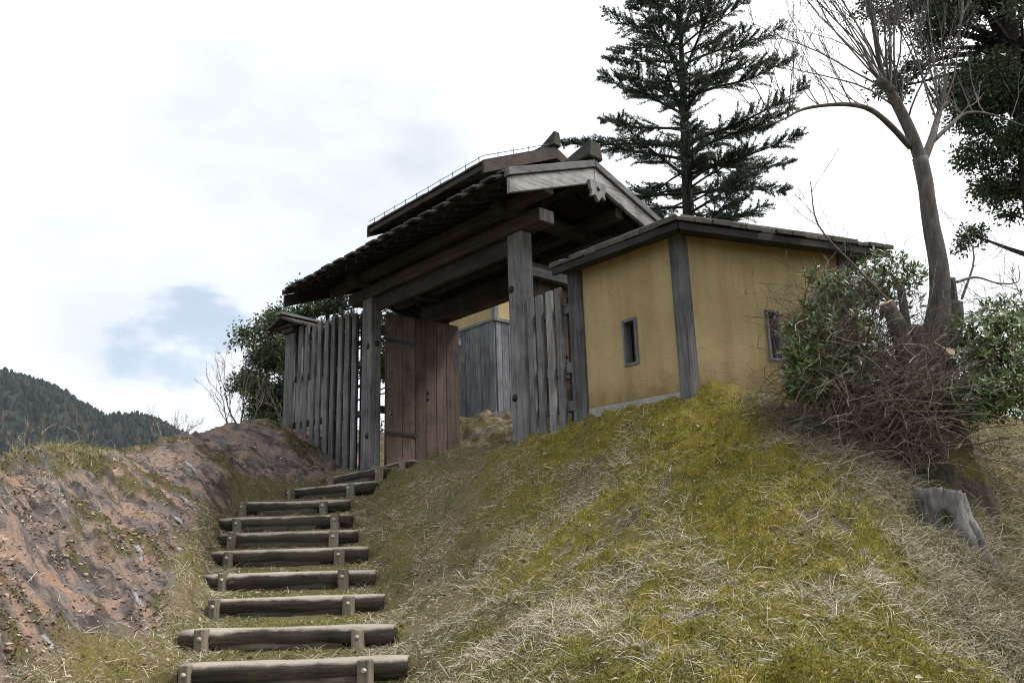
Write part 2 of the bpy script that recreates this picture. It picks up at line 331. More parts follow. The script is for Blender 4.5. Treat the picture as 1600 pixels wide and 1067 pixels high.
# ------------------------------------------------------------------ ground
CTRL = np.array([(-1.59,5.7,0.76),(-1.77,6.41,0.88),(-2.04,7.3,1.04),(-2.24,8.04,1.22),(-2.43,8.63,1.43),(-2.6,9.17,1.61),(-2.7,9.6,1.8),(-2.81,10.15,2.01),(-2.4,10.7,2.21),(-2.19,11.3,2.45),(-0.72,5.5,0.79),(-1,7,1.02),(-1.35,8.3,1.41),(-1.67,9.8,1.97),(-1.71,11,2.48),(-1.23,10.6,2.62),(-0.51,9.9,2.73),(0.08,9.4,2.73),(0.69,8.73,2.8),(1.66,7.62,2.88),(1.17,8.19,2.84),(2.7,8.05,2.95),(3.7,8.45,2.93),(5,8.9,2.9),(-0.06,4.6,0.88),(-0.06,6,1.13),(-0.05,7.3,1.56),(-0.39,8.6,2.02),(0.58,4.2,0.92),(0.74,5.2,1.17),(0.9,6.1,1.54),(1.08,7.1,2.07),(0.99,7.95,2.51),(1.16,4.05,0.93),(1.41,4.8,1.18),(1.66,5.5,1.52),(1.92,6.2,1.98),(2.14,7.1,2.55),(1.59,4,0.92),(1.9,4.65,1.18),(2.21,5.3,1.51),(2.47,6.1,2.01),(1.96,4.15,0.89),(2.44,4.9,1.14),(2.49,4.5,0.82),(3,5.3,1.09),(3.53,6.1,1.46),(3.4,6.7,2.03),(4.2,7.1,1.92),(4.99,8.4,2.51),(5.36,8.5,2.57),(3.02,5.9,1.57),(3.21,7,2.33),(-2.71,5.2,0.86),(-2.84,6,1.05),(-3.02,7,1.36),(-3.3,8.4,1.75),(-3.38,9.7,2.13),(-3.25,10.9,2.43),(-2.74,11.5,2.5),(-2.81,4.6,0.96),(-3.17,5.1,1.29),(-3.68,5.8,1.9),(-3.4,6.2,1.43),(-3.91,7,2.05),(-3.72,7.8,1.96),(-4.3,8.9,2.57),(-3.73,9.3,2.3),(-4.2,10.4,2.88),(-3.75,11.6,2.86),(-3.3,12,2.88),(-4.46,6.9,2.36),(-4.47,7.9,2.52),(-4.41,9.9,2.84),(-4.19,12,3.36),(-3.65,13,3.42),(-6.5,9,1.9),(-5.4,7.2,2.1),(-7,12,2),(-5.5,15,2.6),(-9,7,1.6),(-10,14,1),(-4.2,16,3.2),(-5.2,11.8,2.95),(-2.29,12.2,2.66),(-1.66,11.96,2.7),(-0.94,11,2.72),(-0.04,11.8,2.75),(0.82,10.69,2.76),(0.06,9.74,2.76),(-1.17,13.2,2.72),(-2.55,12.64,2.64),(-2.51,13.35,2.9),(-3.66,14.19,3.55),(0.36,15.24,3.85),(-0.86,16.16,3.9),(1.84,13.89,3.75),(0.3,13.7,3.45),(-0.6,14.6,3.8),(-0.1,13.0,2.85),(3.03,12.26,3.2),(2.54,9.81,2.9),(-1.23,18.52,3.8),(1.6,18.36,3.9),(0,0,0),(-2,1,0),(2,1,0.05),(-1,3,0.15),(1,3,0.35),(3,2.5,0.3),(-4,2.5,0.3),(-1.3,4.6,0.5),(5,3.5,0.6),(-5,4,1.4),(6,7,1.9),(8,9,1.8),(7,12,2),(4,13,2.6),(1,15,3.3)])
def _U(r2): return np.where(r2 > 1e-12, .5 * r2 * np.log(np.maximum(r2, 1e-12)), 0)
_n = len(CTRL); _X = CTRL[:, :2]
_K = _U(((_X[:, None] - _X[None]) ** 2).sum(-1)) + np.eye(_n) * .012
_P = np.c_[np.ones(_n), _X]; _A = np.block([[_K, _P], [_P.T, np.zeros((3, 3))]])
_sol = np.linalg.solve(_A, np.r_[CTRL[:, 2], 0, 0, 0])
def tps(x, y):
    x = np.asarray(x, float); y = np.asarray(y, float); sh = x.shape; x = x.ravel(); y = y.ravel(); out = np.empty(len(x))
    for i in range(0, len(x), 40000):
        s = slice(i, i + 40000)
        r2 = (x[s, None] - _X[None, :, 0]) ** 2 + (y[s, None] - _X[None, :, 1]) ** 2
        out[s] = _U(r2) @ _sol[:_n] + _sol[_n] + _sol[_n + 1] * x[s] + _sol[_n + 2] * y[s]
    return out.reshape(sh)
# step logs: end points of each axis (left, right)
LOGS = [((-2.26,5.70,.80),(-.76,5.68,.81)),((-2.57,6.43,.94),(-.95,6.38,.95)),((-2.68,7.30,1.11),(-1.18,7.29,1.12)),((-3.05,8.06,1.29),(-1.39,8.02,1.30)),
        ((-3.20,8.63,1.51),(-1.57,8.63,1.51)),((-3.32,9.17,1.69),(-1.78,9.15,1.70)),((-3.48,9.60,1.88),(-1.93,9.60,1.88)),((-3.43,10.15,2.08),(-2.07,10.13,2.085)),
        ((-3.07,11.2,2.30),(-1.80,10.25,2.31)),((-2.70,11.9,2.51),(-1.70,10.65,2.52)),((-2.05,11.75,2.60),(-1.36,10.72,2.61))]
LR = .10
PATH = np.array([[-1.35,4.2,.45-.0]] + [[(a[0]+b[0])/2,(a[1]+b[1])/2,(a[2]+b[2])/2-LR+.01] for a, b in LOGS[:10]] + [[-1.55,11.5,2.68]])
def _ln(i):
    i = min(max(i, 0), len(LOGS) - 2); p, q = LOGS[i]; v = np.array([-(q[1] - p[1]), q[0] - p[0]]); return v / np.hypot(*v)
def path_info(x, y):
    best = np.full(x.shape, 9.); zt = np.zeros(x.shape)
    for i in range(len(PATH) - 1):
        a = PATH[i]; b = PATH[i + 1]; d = b[:2] - a[:2]
        n0 = _ln(i - 1); n1 = _ln(i)                      # treads run parallel to the logs
        s0 = (x - a[0]) * n0[0] + (y - a[1]) * n0[1]; s1 = (b[0] - x) * n1[0] + (b[1] - y) * n1[1]
        t = np.clip(s0 / np.where(np.abs(s0 + s1) < .05, .05, s0 + s1), 0, 1)
        inside = (s0 >= -.02) & (s1 >= -.02)
        dist = np.hypot(x - a[0] - d[0] * t, y - a[1] - d[1] * t) + np.where(inside, 0, .8)
        rise = .125 if 0 < i else 0
        z = a[2] + rise + (b[2] - a[2] - rise) * t
        k = dist < best; best = np.where(k, dist, best); zt = np.where(k, z, zt)
    return best, zt
TOE = np.array([(-2.55,3.0),(-2.62,4.2),(-2.66,5.2),(-2.80,6),(-2.98,7),(-3.26,8.4),(-3.5,9.7),(-3.45,10.6),(-3.1,11.4),(-2.62,12.1),(-2.45,13.0),(-2.3,16)])
def masks(x, y):
    tx = np.interp(y, TOE[:, 1], TOE[:, 0]) + (fbm(x, y, 1.3, 3, 5.1) - .5) * .55
    clay = sstep(tx - x, -.06, .16) * (1 - sstep(y, 14, 17)) * (1 - sstep(-x, 7, 9))
    gu = (x - L0[0]) * E_[0] + (y - L0[1]) * E_[1]; gv = (x - L0[0]) * N_[0] + (y - L0[1]) * N_[1]
    clay = np.maximum(clay, sstep(gv, 2.0, 2.5) * sstep(gu, -4, -3) * (1 - sstep(gu, 5, 7)) * (1 - sstep(gv, 9, 11)))
    mossn = fbm(x, y, 1.5, 4, 31.0); mossf = fbm(x, y, 6.5, 4, 77., .65)
    right = sstep(x - (-.6 - .02 * y), 0, 1.5)
    edge = 1 - sstep(x - (2.0 + (8 - y) * .13), -.1, .45)       # right-hand limit of the mossy mound
    moss = np.clip(sstep(mossn * .5 + mossf * .5 + right * .085 + sstep(x + (6.5 - y) * .12, .2, 1.6) * .095, .495, .60), 0, 1) * (.25 + .75 * right) * (.18 + .82 * edge)
    moss = moss * (1 - clay)
    bm = sstep(fbm(x * .75 + y * .4, y * 1.15 - x * .3, 2.5, 5, 12.7, .6), .55, .61) * clay
    bm = np.maximum(bm, sstep(gv, 2.0, 2.4) * sstep(gu, -4, -3) * sstep(fbm(x, y, 2.2, 4, 19.), .40, .52) * clay)
    return clay, moss, bm
def height(x, y):
    z = tps(x, y)
    r = np.hypot(x / 10.5, (y - 8.5) / 10.5); w = sstep(r, .95, 1.9); z = z * (1 - w) + (-3.5) * w
    clay, moss, bm = masks(x, y)
    d, zt = path_info(x, y); k = 1 - sstep(d, .70, 1.0)
    z = z * (1 - k) + zt * k
    near = 1 - sstep(r, .9, 1.5)
    rough = (fbm(x, y, 1.5, 4, 2., .55) - .5) * .19 + (fbm(x, y, 6., 3, 8.) - .5) * .085
    z = z + rough * (1 - k) * (1 - clay) * near * (1 - .0 * moss)
    led = fbm(x + y * .35, y * .55 - x * .2, 2.6, 5, 44., .58)
    z = z + clay * near * (1 - k) * ((led - .53) * .30 + (np.round(fbm(x * 1.1 + y * .5, y * .7, 2.2, 4, 66., .55) * 9 + .35 * fbm(x, y, 9, 2, 5.)) / 9 - .5) * .26 + (np.abs(fbm(x, y, 6., 4, 91., .6) - .5) - .12) * .16)
    z = z + (moss * (1 - k) * (fbm(x, y, 4.6, 3, 55., .6) - .35) * .17 + bm * (1 - k) * .085 * fbm(x, y, 6, 3, 4.)) * near
    z = z + k * (fbm(x, y, 6, 3, 61.) - .5) * .025
    return z
ST = .04
xs = np.arange(-6.4, 7.0, ST); ys = np.arange(2.2, 15.6, ST)
def grow_axis(a, hi, lo, start):
    out = list(a); s = start
    while out[-1] < hi: s *= 1.28; out.append(out[-1] + s)
    s = start; pre = []; p = a[0]
    while p > lo: s *= 1.28; p -= s; pre.append(p)
    return np.array(pre[::-1] + out)
gx = grow_axis(xs, 1700, -1700, .08); gy = grow_axis(ys, 1700, -1700, .08)
GX, GY = np.meshgrid(gx, gy); GZm = height(GX, GY)
ny, nx = GX.shape
idx = np.arange(ny * nx).reshape(ny, nx)
F = np.stack([idx[:-1, :-1], idx[:-1, 1:], idx[1:, 1:], idx[1:, :-1]], -1).reshape(-1, 4)
gme = arr_mesh('ground', np.stack([GX, GY, GZm], -1).reshape(-1, 3), F, True)
cl, mo, bmk = masks(GX, GY); pd, _ = path_info(GX, GY)
for nm, a in (('clay', cl), ('moss', mo), ('bankmoss', bmk), ('path', 1 - sstep(pd, .5, .9))):
    at = gme.attributes.new(nm, 'FLOAT', 'POINT'); at.data.foreach_set('value', a.ravel().astype(np.float32))
ix0 = int(np.searchsorted(gx, xs[0] - 1e-6)); iy0 = int(np.searchsorted(gy, ys[0] - 1e-6))
ZF = GZm[iy0:iy0 + len(ys), ix0:ix0 + len(xs)]
def hz(x, y):
    x = np.asarray(x, float); y = np.asarray(y, float)
    fx = np.clip((x - xs[0]) / ST, 0, len(xs) - 1.001); fy = np.clip((y - ys[0]) / ST, 0, len(ys) - 1.001)
    i = fx.astype(int); j = fy.astype(int); fx = fx - i; fy = fy - j
    return (ZF[j, i] * (1 - fx) + ZF[j, i + 1] * fx) * (1 - fy) + (ZF[j + 1, i] * (1 - fx) + ZF[j + 1, i + 1] * fx) * fy
def hz1(x, y): return float(hz(np.array([x]), np.array([y]))[0])
def ground_mat():
    m, t, b = new_mat('ground'); tc = nd(t, 'ShaderNodeTexCoord'); ob = tc.outputs['Object']
    def att(n): a = nd(t, 'ShaderNodeAttribute', attribute_name=n); return a.outputs['Fac']
    def noi(s, d=6.0, r=.6, dist=0.0):
        n = nd(t, 'ShaderNodeTexNoise', in_Scale=s, in_Detail=d, in_Roughness=r, in_Distortion=dist); t.links.new(ob, n.inputs['Vector']); return n.outputs['Fac']
    nA, nB, nC = noi(1.4), noi(9., 8.), noi(38., 6., .7)
    soil = mixc(t, ramp(t, nA, [(.35, 0.), (.65, 1.)]), (.065, .052, .026), (.13, .105, .055))
    soil = mixc(t, ramp(t, nC, [(.35, .0), (.7, 1.)]), soil, (.17, .14, .08))
    soil = mixc(t, ramp(t, nB, [(.50, .0), (.62, .75)]), soil, (.075, .085, .028))
    soil = mixc(t, ramp(t, noi(5.0, 6.0, .65), [(.36, .8), (.47, .0)]), soil, (.055, .042, .024))
    mossc = mixc(t, ramp(t, nB, [(.35, 0.), (.65, 1.)]), (.07, .06, .012), (.20, .16, .024))
    c = mixc(t, att('moss'), soil, mossc)
    pathc = mixc(t, ramp(t, nB, [(.40, 0.), (.6, 1.)]), (.105, .085, .045), (.10, .10, .032))
    c = mixc(t, mathn(t, 'MULTIPLY', att('path'), .75), c, pathc)
    nS = nd(t, 'ShaderNodeMapping'); nS.inputs['Rotation'].default_value = (0, 0, .45); nS.inputs['Scale'].default_value = (1.5, 2.5, 1.5); t.links.new(ob, nS.inputs[0])
    st = nd(t, 'ShaderNodeTexNoise', in_Scale=1.6, in_Detail=9.0, in_Roughness=.68, in_Distortion=.8); t.links.new(nS.outputs[0], st.inputs['Vector'])
    clay = ramp(t, st.outputs['Fac'], [(.36, (.04, .034, .034)), (.45, (.095, .08, .076)), (.51, (.19, .145, .127)), (.57, (.25, .178, .142)), (.65, (.29, .175, .12)), (.73, (.37, .31, .27))])
    clay = mixc(t, ramp(t, nC, [(.34, .7), (.47, 0.)]), clay, (.085, .065, .055))
    clay = mixc(t, ramp(t, noi(3.4, 5.0), [(.54, 0.), (.64, .8)]), clay, (.13, .125, .13))
    bmc = mixc(t, ramp(t, nB, [(.35, 0.), (.6, 1.)]), (.035, .028, .013), (.085, .08, .02))
    clay = mixc(t, mathn(t, 'MULTIPLY', att('bankmoss'), ramp(t, nC, [(.3, .4), (.6, 1.)])), clay, bmc)
    c = mixc(t, att('clay'), c, clay)
    t.links.new(c, b.inputs['Base Color']); b.inputs['Roughness'].default_value = .95; b.inputs['Specular IOR Level'].default_value = .12
    h = mathn(t, 'ADD', mathn(t, 'MULTIPLY', nB, 1.2), mathn(t, 'ADD', mathn(t, 'MULTIPLY', nC, .6), mathn(t, 'MULTIPLY', st.outputs['Fac'], mathn(t, 'MULTIPLY', att('clay'), 2.0))))
    bump(t, b, h, .9, .035); return m
ground = link('ground', gme, ground_mat()); tag(ground, kind='structure')

# ------------------------------------------------------------------ far wooded mountain
def mountain():
    prof = np.array([(-1500, 420), (-1050, 372), (-790, 285), (-728, 258), (-636, 212), (-587, 211), (-536, 186), (-515, 168), (-470, 110), (-400, 40), (-250, -20)])
    mx_ = np.linspace(-1500, -250, 90); my = np.linspace(1000, 1750, 40); A, B = np.meshgrid(mx_, my)
    top = np.interp(A * 1200 / B if False else A, prof[:, 0], prof[:, 1])
    k = sstep(B, 1000, 1230) * (1 - .7 * sstep(B, 1290, 1750))
    Z = -20 + (top + 10) * k + (fbm(A, B, .012, 4, 3) - .5) * 26 * sstep(k, 0, .3)
    id2 = np.arange(A.size).reshape(A.shape)
    F2 = np.stack([id2[:-1, :-1], id2[:-1, 1:], id2[1:, 1:], id2[1:, :-1]], -1).reshape(-1, 4)
    me = arr_mesh('hill', np.stack([A, B, Z - 4], -1).reshape(-1, 3), F2, True)
    tag(link('hill', me, simple('forest_floor', (.012, .018, .012), .95, 0, .05, (.022, .03, .018))), kind='structure')
    n = 9000; px = rng.uniform(-1250, -300, n); py = rng.uniform(1010, 1330, n)
    fx = (px - mx_[0]) / (mx_[1] - mx_[0]); fy = (py - my[0]) / (my[1] - my[0]); i = fx.astype(int); j = fy.astype(int); fx -= i; fy -= j
    pz = (Z[j, i] * (1 - fx) + Z[j, i + 1] * fx) * (1 - fy) + (Z[j + 1, i] * (1 - fx) + Z[j + 1, i + 1] * fx) * fy - 5
    hh = rng.uniform(6, 17, n); rr = rng.uniform(2.2, 4.2, n); conic = rng.random(n) < .6
    V = []; ks = 7; ang = np.arange(ks) * 2 * np.pi / ks
    lev = [(0.05, .8), (.35, 1.0), (.65, .62), (.88, .28)]
    for (lz, lr) in lev:
        lr2 = np.where(conic, lr, [.8, 1.05, .98, .6][lev.index((lz, lr))])
        jit = rng.uniform(.65, 1.3, (n, ks))
        V.append(np.stack([px[:, None] + np.cos(ang) * (rr * lr2)[:, None] * jit, py[:, None] + np.sin(ang) * (rr * lr2)[:, None] * jit,
                           (pz + hh * lz)[:, None] + rng.uniform(-.6, .6, (n, ks))], -1))
    V = np.concatenate(V + [np.stack([px, py, pz + hh], -1)[:, None]], 1)          # n, 4ks+1
    fc = []
    for l in range(3):
        for q in range(ks):
            a, b_ = l * ks + q, l * ks + (q + 1) % ks; fc += [(a, b_, b_ + ks), (a, b_ + ks, a + ks)]
    for q in range(ks): fc.append((3 * ks + q, 3 * ks + (q + 1) % ks, 4 * ks))
    fc = np.array(fc); F3 = (np.arange(n)[:, None, None] * (4 * ks + 1) + fc[None]).reshape(-1, 3)
    o = link('forest', arr_mesh('forest', V.reshape(-1, 3), F3), island_mat('far_conifer', [(0, (.004, .009, .007)), (.6, (.009, .016, .012)), (.88, (.018, .027, .018)), (.93, (.035, .03, .022)), (1, (.03, .028, .02))], .8, .1))
    tag(o, 'dark wooded mountainside far beyond the clay bank', 'forest', kind='stuff')
mountain()

# ------------------------------------------------------------------ gate
def gp(o): return o
gate = empty('roofed_gate', (L0[0], L0[1], GZ), GROT)
tag(gate, 'weathered wooden roofed gate with open plank doors at the top of the log steps', 'gate')
def B(name, u0, u1, v0, v1, z0, z1, mat, parent=None, bev=.008, jit=0.0, base=GZ):
    return box(name, (u0, v0, z0 - base), (u1, v1, z1 - base), M[mat], parent, bev, jit)
def dome(name, c, r, axis, mat, parent, depth=.6):   # flattened dome along axis vector
    m = MB(); n = 8; ax = np.array(axis, float); ax /= np.linalg.norm(ax)
    a = np.cross(ax, (0, 0, 1)) if abs(ax[2]) < .9 else np.array([1., 0, 0]); a /= np.linalg.norm(a); b = np.cross(ax, a); c = np.array(c, float)
    vs = []
    for rr, hh in ((1, 0), (.85, .45), (.5, .85)):
        for k in range(n):
            t = 2 * math.pi * k / n; vs.append(c + (a * math.cos(t) + b * math.sin(t)) * r * rr + ax * r * depth * hh)
    vs.append(c + ax * r * depth); fs = []
    for l in range(2):
        for k in range(n): fs.append((l * n + k, l * n + (k + 1) % n, (l + 1) * n + (k + 1) % n, (l + 1) * n + k))
    for k in range(n): fs.append((2 * n + k, 2 * n + (k + 1) % n, 3 * n))
    return m.add(vs, fs).build(name, M[mat], parent, 0, True)
PW = .14
for uc, zs in ((.16, (4.56, 3.18)), (3.63, (4.61, 3.25))):
    p = B('main_post', uc - PW, uc + PW, -.10, .085, 2.3, 5.34, 'grey_z', gate, .014)
    for z in zs:
        dome('nail_cover', (uc + (-.07 if uc > 1 else .05), -.10, z - GZ), .05, (0, -1, 0), 'iron', p)
    dome('nail_cover', (uc + PW, 0, 4.6 - GZ), .045, (1, 0, 0), 'iron', p) if uc < 1 else None
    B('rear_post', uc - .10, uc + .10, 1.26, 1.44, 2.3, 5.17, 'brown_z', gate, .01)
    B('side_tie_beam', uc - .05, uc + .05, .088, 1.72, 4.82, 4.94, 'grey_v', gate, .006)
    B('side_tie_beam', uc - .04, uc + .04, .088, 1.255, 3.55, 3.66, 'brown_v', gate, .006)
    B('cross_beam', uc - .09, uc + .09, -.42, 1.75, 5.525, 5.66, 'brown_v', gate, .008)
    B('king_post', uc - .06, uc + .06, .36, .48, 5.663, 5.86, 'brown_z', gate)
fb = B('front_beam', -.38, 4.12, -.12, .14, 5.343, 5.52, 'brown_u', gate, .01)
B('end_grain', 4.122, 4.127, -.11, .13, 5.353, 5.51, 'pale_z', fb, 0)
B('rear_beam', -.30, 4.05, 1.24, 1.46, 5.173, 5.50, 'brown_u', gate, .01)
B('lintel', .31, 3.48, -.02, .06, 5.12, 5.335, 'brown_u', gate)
RV, EZ, EV, RZ = .42, 5.63, -.93, 6.13       # ridge v, eave z, eave v, ridge z (roof-board top)
SL = (RZ - EZ) / (RV - EV)
def slope_z(v): return RZ - SL * abs(v - RV)
for vv in (-.21, 1.05):
    pz = slope_z(vv) - .20
    p = B('purlin', -.74, 4.40, vv - .075, vv + .075, pz - .13, pz, 'brown_u', gate)
    B('end_grain', 4.402, 4.406, vv - .07, vv + .07, pz - .125, pz - .005, 'pale_z', p, 0)
B('ridge_purlin', -.74, 4.40, RV - .07, RV + .07, 5.862, slope_z(RV) - .16, 'brown_u', gate)
GU0, GU1 = -.84, 4.50
# roof deck (soffit) + rafters + roof boards
def slant(name, u0, u1, va, vb, dz0, dz1, mat, parent, bev=.004):
    za, zb = slope_z(va) - GZ, slope_z(vb) - GZ
    q0 = [(u0, va, za + dz0), (u0, vb, zb + dz0), (u0, vb, zb + dz1), (u0, va, za + dz1)]
    q1 = [(u1, a, b) for (_, a, b) in q0]
    return MB().hexa(q0, q1).build(name, mat if not isinstance(mat, str) else M[mat], parent, bev)
for side in (-1, 1):
    ve = EV if side < 0 else 2 * RV - EV
    va, vb = (ve, RV - .002) if side < 0 else (RV + .002, ve)
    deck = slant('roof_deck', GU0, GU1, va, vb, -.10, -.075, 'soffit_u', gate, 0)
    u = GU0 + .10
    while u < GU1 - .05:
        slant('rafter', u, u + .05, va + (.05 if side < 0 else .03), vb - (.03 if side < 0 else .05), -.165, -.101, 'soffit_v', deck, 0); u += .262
    k = 0; u = GU0 - .03; 
    while u < GU1 - .02:
        w = .305; e1 = random.uniform(-.02, .035)
        lo, hi = (-.072, -.045) if k % 2 == 0 else (-.043, -.012)
        ww = w * .5 + (.055 if k % 2 else .02)
        cu_ = u + w * .25; pa, pb = (ve - .07 - e1 - (.05 if k % 2 else 0), RV - .004) if side < 0 else (RV + .004, ve + .05 + e1)
        slant('roof_board', max(GU0 - .04, cu_ - ww * .5), min(GU1 + .03, cu_ + ww * .5), pa, pb, lo, hi, 'dark_v', deck, .003)
        u += w * .5; k += 1
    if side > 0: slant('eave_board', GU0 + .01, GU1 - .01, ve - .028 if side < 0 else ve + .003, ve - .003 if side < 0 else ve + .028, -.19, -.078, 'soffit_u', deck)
    for (g0, g1) in ((GU0 - .075, GU0 - .022), (GU1 + .022, GU1 + .075)):
        right = g0 > 2; mt = 'pale_v' if right else 'dark_v'
        za = ve - .06 if side < 0 else ve + .06
        a_, b_ = (za, RV - .002) if side < 0 else (RV + .002, za)
        slant('bargeboard', g0, g1, a_, b_, -.31, -.115, mt, gate, .006)
        slant('verge_board', g0 + (.0 if not right else -.01), g1 + (.03 if right else .0) - (0 if right else -.0), a_ - (.03 if side < 0 else 0), b_ + (.03 if side > 0 else 0), -.105, -.012, 'grey_v', gate, .006)
# ridge cap with raised end
rc = MB()
sec = lambda u, w, z0, z1: [(u, RV - w, z0 - GZ), (u, RV + w, z0 - GZ), (u, RV + w * .7, z1 - GZ), (u, RV - w * .7, z1 - GZ)]
rc.hexa(sec(GU0 - .02, .15, 6.11, 6.25), sec(GU1 - .35, .15, 6.11, 6.25)); rc.build('ridge_cap', M['dark_u'], gate, .01)
MB().hexa(sec(GU1 - .348, .13, 6.115, 6.26), sec(GU1 + .12, .14, 6.13, 6.37)).build('ridge_end', M['dark_u'], gate, .02)
MB().hexa(sec(GU0 - .18, .14, 6.13, 6.38), sec(GU0 - .022, .13, 6.115, 6.27)).build('ridge_end', M['dark_u'], gate, .02)
# carved gable pendants
pend = [(a * 1.12, b * 1.2) for a, b in [(-.13, .05), (.13, .05), (.125, -.03), (.10, -.07), (.115, -.13), (.05, -.105), (.0, -.17), (-.05, -.105), (-.115, -.13), (-.10, -.07), (-.125, -.03)]]
for g in (GU1 + .078, GU0 - .125):
    pc = 5.755
    po = MB().extrude([(g, RV + a, pc - GZ + b) for a, b in pend], (.045, 0, 0)).build('gable_pendant', M['pale_z'], gate, .004)
    dome('rosette', (g + (.045 if g > 2 else 0), RV, pc - GZ - .035), .032, (1 if g > 2 else -1, 0, 0), 'iron', po)
# doors, opened inwards
for ud, sgn in ((.345, 1), (3.445, -1)):
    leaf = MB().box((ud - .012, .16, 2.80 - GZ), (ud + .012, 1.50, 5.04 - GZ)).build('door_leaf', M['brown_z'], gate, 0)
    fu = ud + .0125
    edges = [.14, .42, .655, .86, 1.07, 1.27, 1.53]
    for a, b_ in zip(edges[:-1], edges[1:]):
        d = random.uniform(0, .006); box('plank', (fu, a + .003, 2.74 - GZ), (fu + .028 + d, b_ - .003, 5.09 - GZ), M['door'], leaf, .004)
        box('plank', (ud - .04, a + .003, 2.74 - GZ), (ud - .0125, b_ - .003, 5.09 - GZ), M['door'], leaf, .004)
    for z in (4.66, 3.21):
        st = [(fu + .036, .10, z - GZ - .03), (fu + .036, .62, z - GZ - .022), (fu + .036, .66, z - GZ - .045), (fu + .036, .70, z - GZ), (fu + .036, .66, z - GZ + .035), (fu + .036, .62, z - GZ + .018), (fu + .036, .10, z - GZ + .03)]
        MB().extrude(st, (.008, 0, 0)).build('strap_hinge', M['iron'], leaf, 0)
    for z in (3.90, 3.80): dome('door_stud', (fu + .034, .90, z - GZ), .03, (1, 0, 0), 'iron', leaf)
    for z in (4.15, 3.5): dome('door_stud', (fu + .034, .22, z - GZ), .018, (1, 0, 0), 'iron', leaf)

# ------------------------------------------------------------------ slat fences
FD = math.atan2(.165, 1)
fl = empty('slat_fence', (*W2(-.46, .07), 2.64), GROT + FD)
tag(fl, 'tall grey slat fence stepping up the clay bank to the small roofed wall end', 'fence', 'slat fences beside the gate')
s_us = [-1.859, -1.69, -1.491, -1.336, -1.15, -.982, -.794, -.624, -.449]
cs = 1 / math.cos(FD)
for i, uu in enumerate(s_us):
    lx = (uu + .46) * cs
    px, py = W2(uu, .07 - .165 * (-.46 - uu)); gz = hz1(px, py)
    hw = random.uniform(.046, .056); top = 5.29 + random.uniform(-.035, .045)
    box('slat', (lx - hw, -.045, max(gz - .15, 2.45) - 2.64), (lx + hw, -.002, top - 2.64), M['grey_z'], fl, .006)
    if i > 2: box('slat', (lx - hw + .085, .062, max(gz - .15, 2.45) - 2.64), (lx + hw + .085, .10, top - .03 - 2.64), M['soffit_z'], fl, .005)  # back row in dark wood: shade of the gaps put into its colour
for z in (3.55, 4.36, 5.08): box('rail', (-1.63, 0, z - 2.64), (.46, .06, z - 2.64 + .10), M['dark_u'], fl, .005)
we = empty('wall_end', (*W2(-2.1, -.2), hz1(*W2(-2.1, -.2)) - .1), GROT + FD); wz = we.location.z
tag(we, 'end of a low roofed board wall standing on the clay bank beside the tall slats', 'wall')
for k in range(2): box('plank', (-.12 + k * .121, -.09, 0), (-.002 + k * .121, -.04, 5.22 - wz), M['grey_z'], we, .005)
for k in range(9): box('plank', (-.115, -.035 + k * .16, 0), (-.07, .12 + k * .16, 5.16 - wz), M['grey_z'], we, .005)
box('top_plate', (-.16, -.16, 5.225 - wz), (.16, 1.4, 5.31 - wz), M['brown_v'], we)
for k, sg in ((0, -1), (1, 1)):
    q = lambda y: [(0, y, 5.46 - wz), (sg * .42, y, 5.30 - wz), (sg * .42, y, 5.345 - wz), (0, y, 5.51 - wz)]
    for j in range(9):
        y0 = -.30 + j * .2; r_ = random.uniform(-.03, .03)
        q0 = [(x + (sg * r_ if abs(x) > .1 else 0), y, z) for x, y, z in q(y0)]; q1 = [(x + (sg * r_ if abs(x) > .1 else 0), y, z) for x, y, z in q(y0 + .19)]
        MB().hexa(q0, q1).build('roof_board', M['bark_roof'], we, .004)
box('ridge_board', (-.09, -.34, 5.513 - wz), (.09, 1.5, 5.56 - wz), M['grey_v'], we)
for k in range(3): box('rafter', (-.40, -.22 + k * .6, 5.312 - wz), (.40, -.15 + k * .6, 5.335 - wz), M['brown_u'], we, .003)

fr = empty('slat_fence', (*W2(3.78, 0), 2.72), GROT)
tag(fr, 'short grey slat fence between the gate post and the yellow wall', 'fence', 'slat fences beside the gate')
for i, (uu, tp) in enumerate(((3.815, 4.45), (3.97, 4.44), (4.145, 4.445), (4.30, 4.445))):
    lx = uu - 3.78; gz = hz1(*W2(uu, 0)); box('slat', (lx - .047, -.055, gz - .2 - 2.72), (lx + .05, -.004, tp - 2.72), M['pale_z' if i == 2 else 'grey_z'], fr, .006)
for z in (2.98, 3.42, 4.12): box('rail', (-.005, 0, z - 2.72), (.66, .05, z - 2.72 + .12), M['grey_u'], fr, .005)
for j, uu in enumerate((3.88, 4.06, 4.22, 4.38)): box('slat', (uu - 3.82, .054, -.15), (uu - 3.74, .085, 1.62), M['brown_z'], fr, .004)

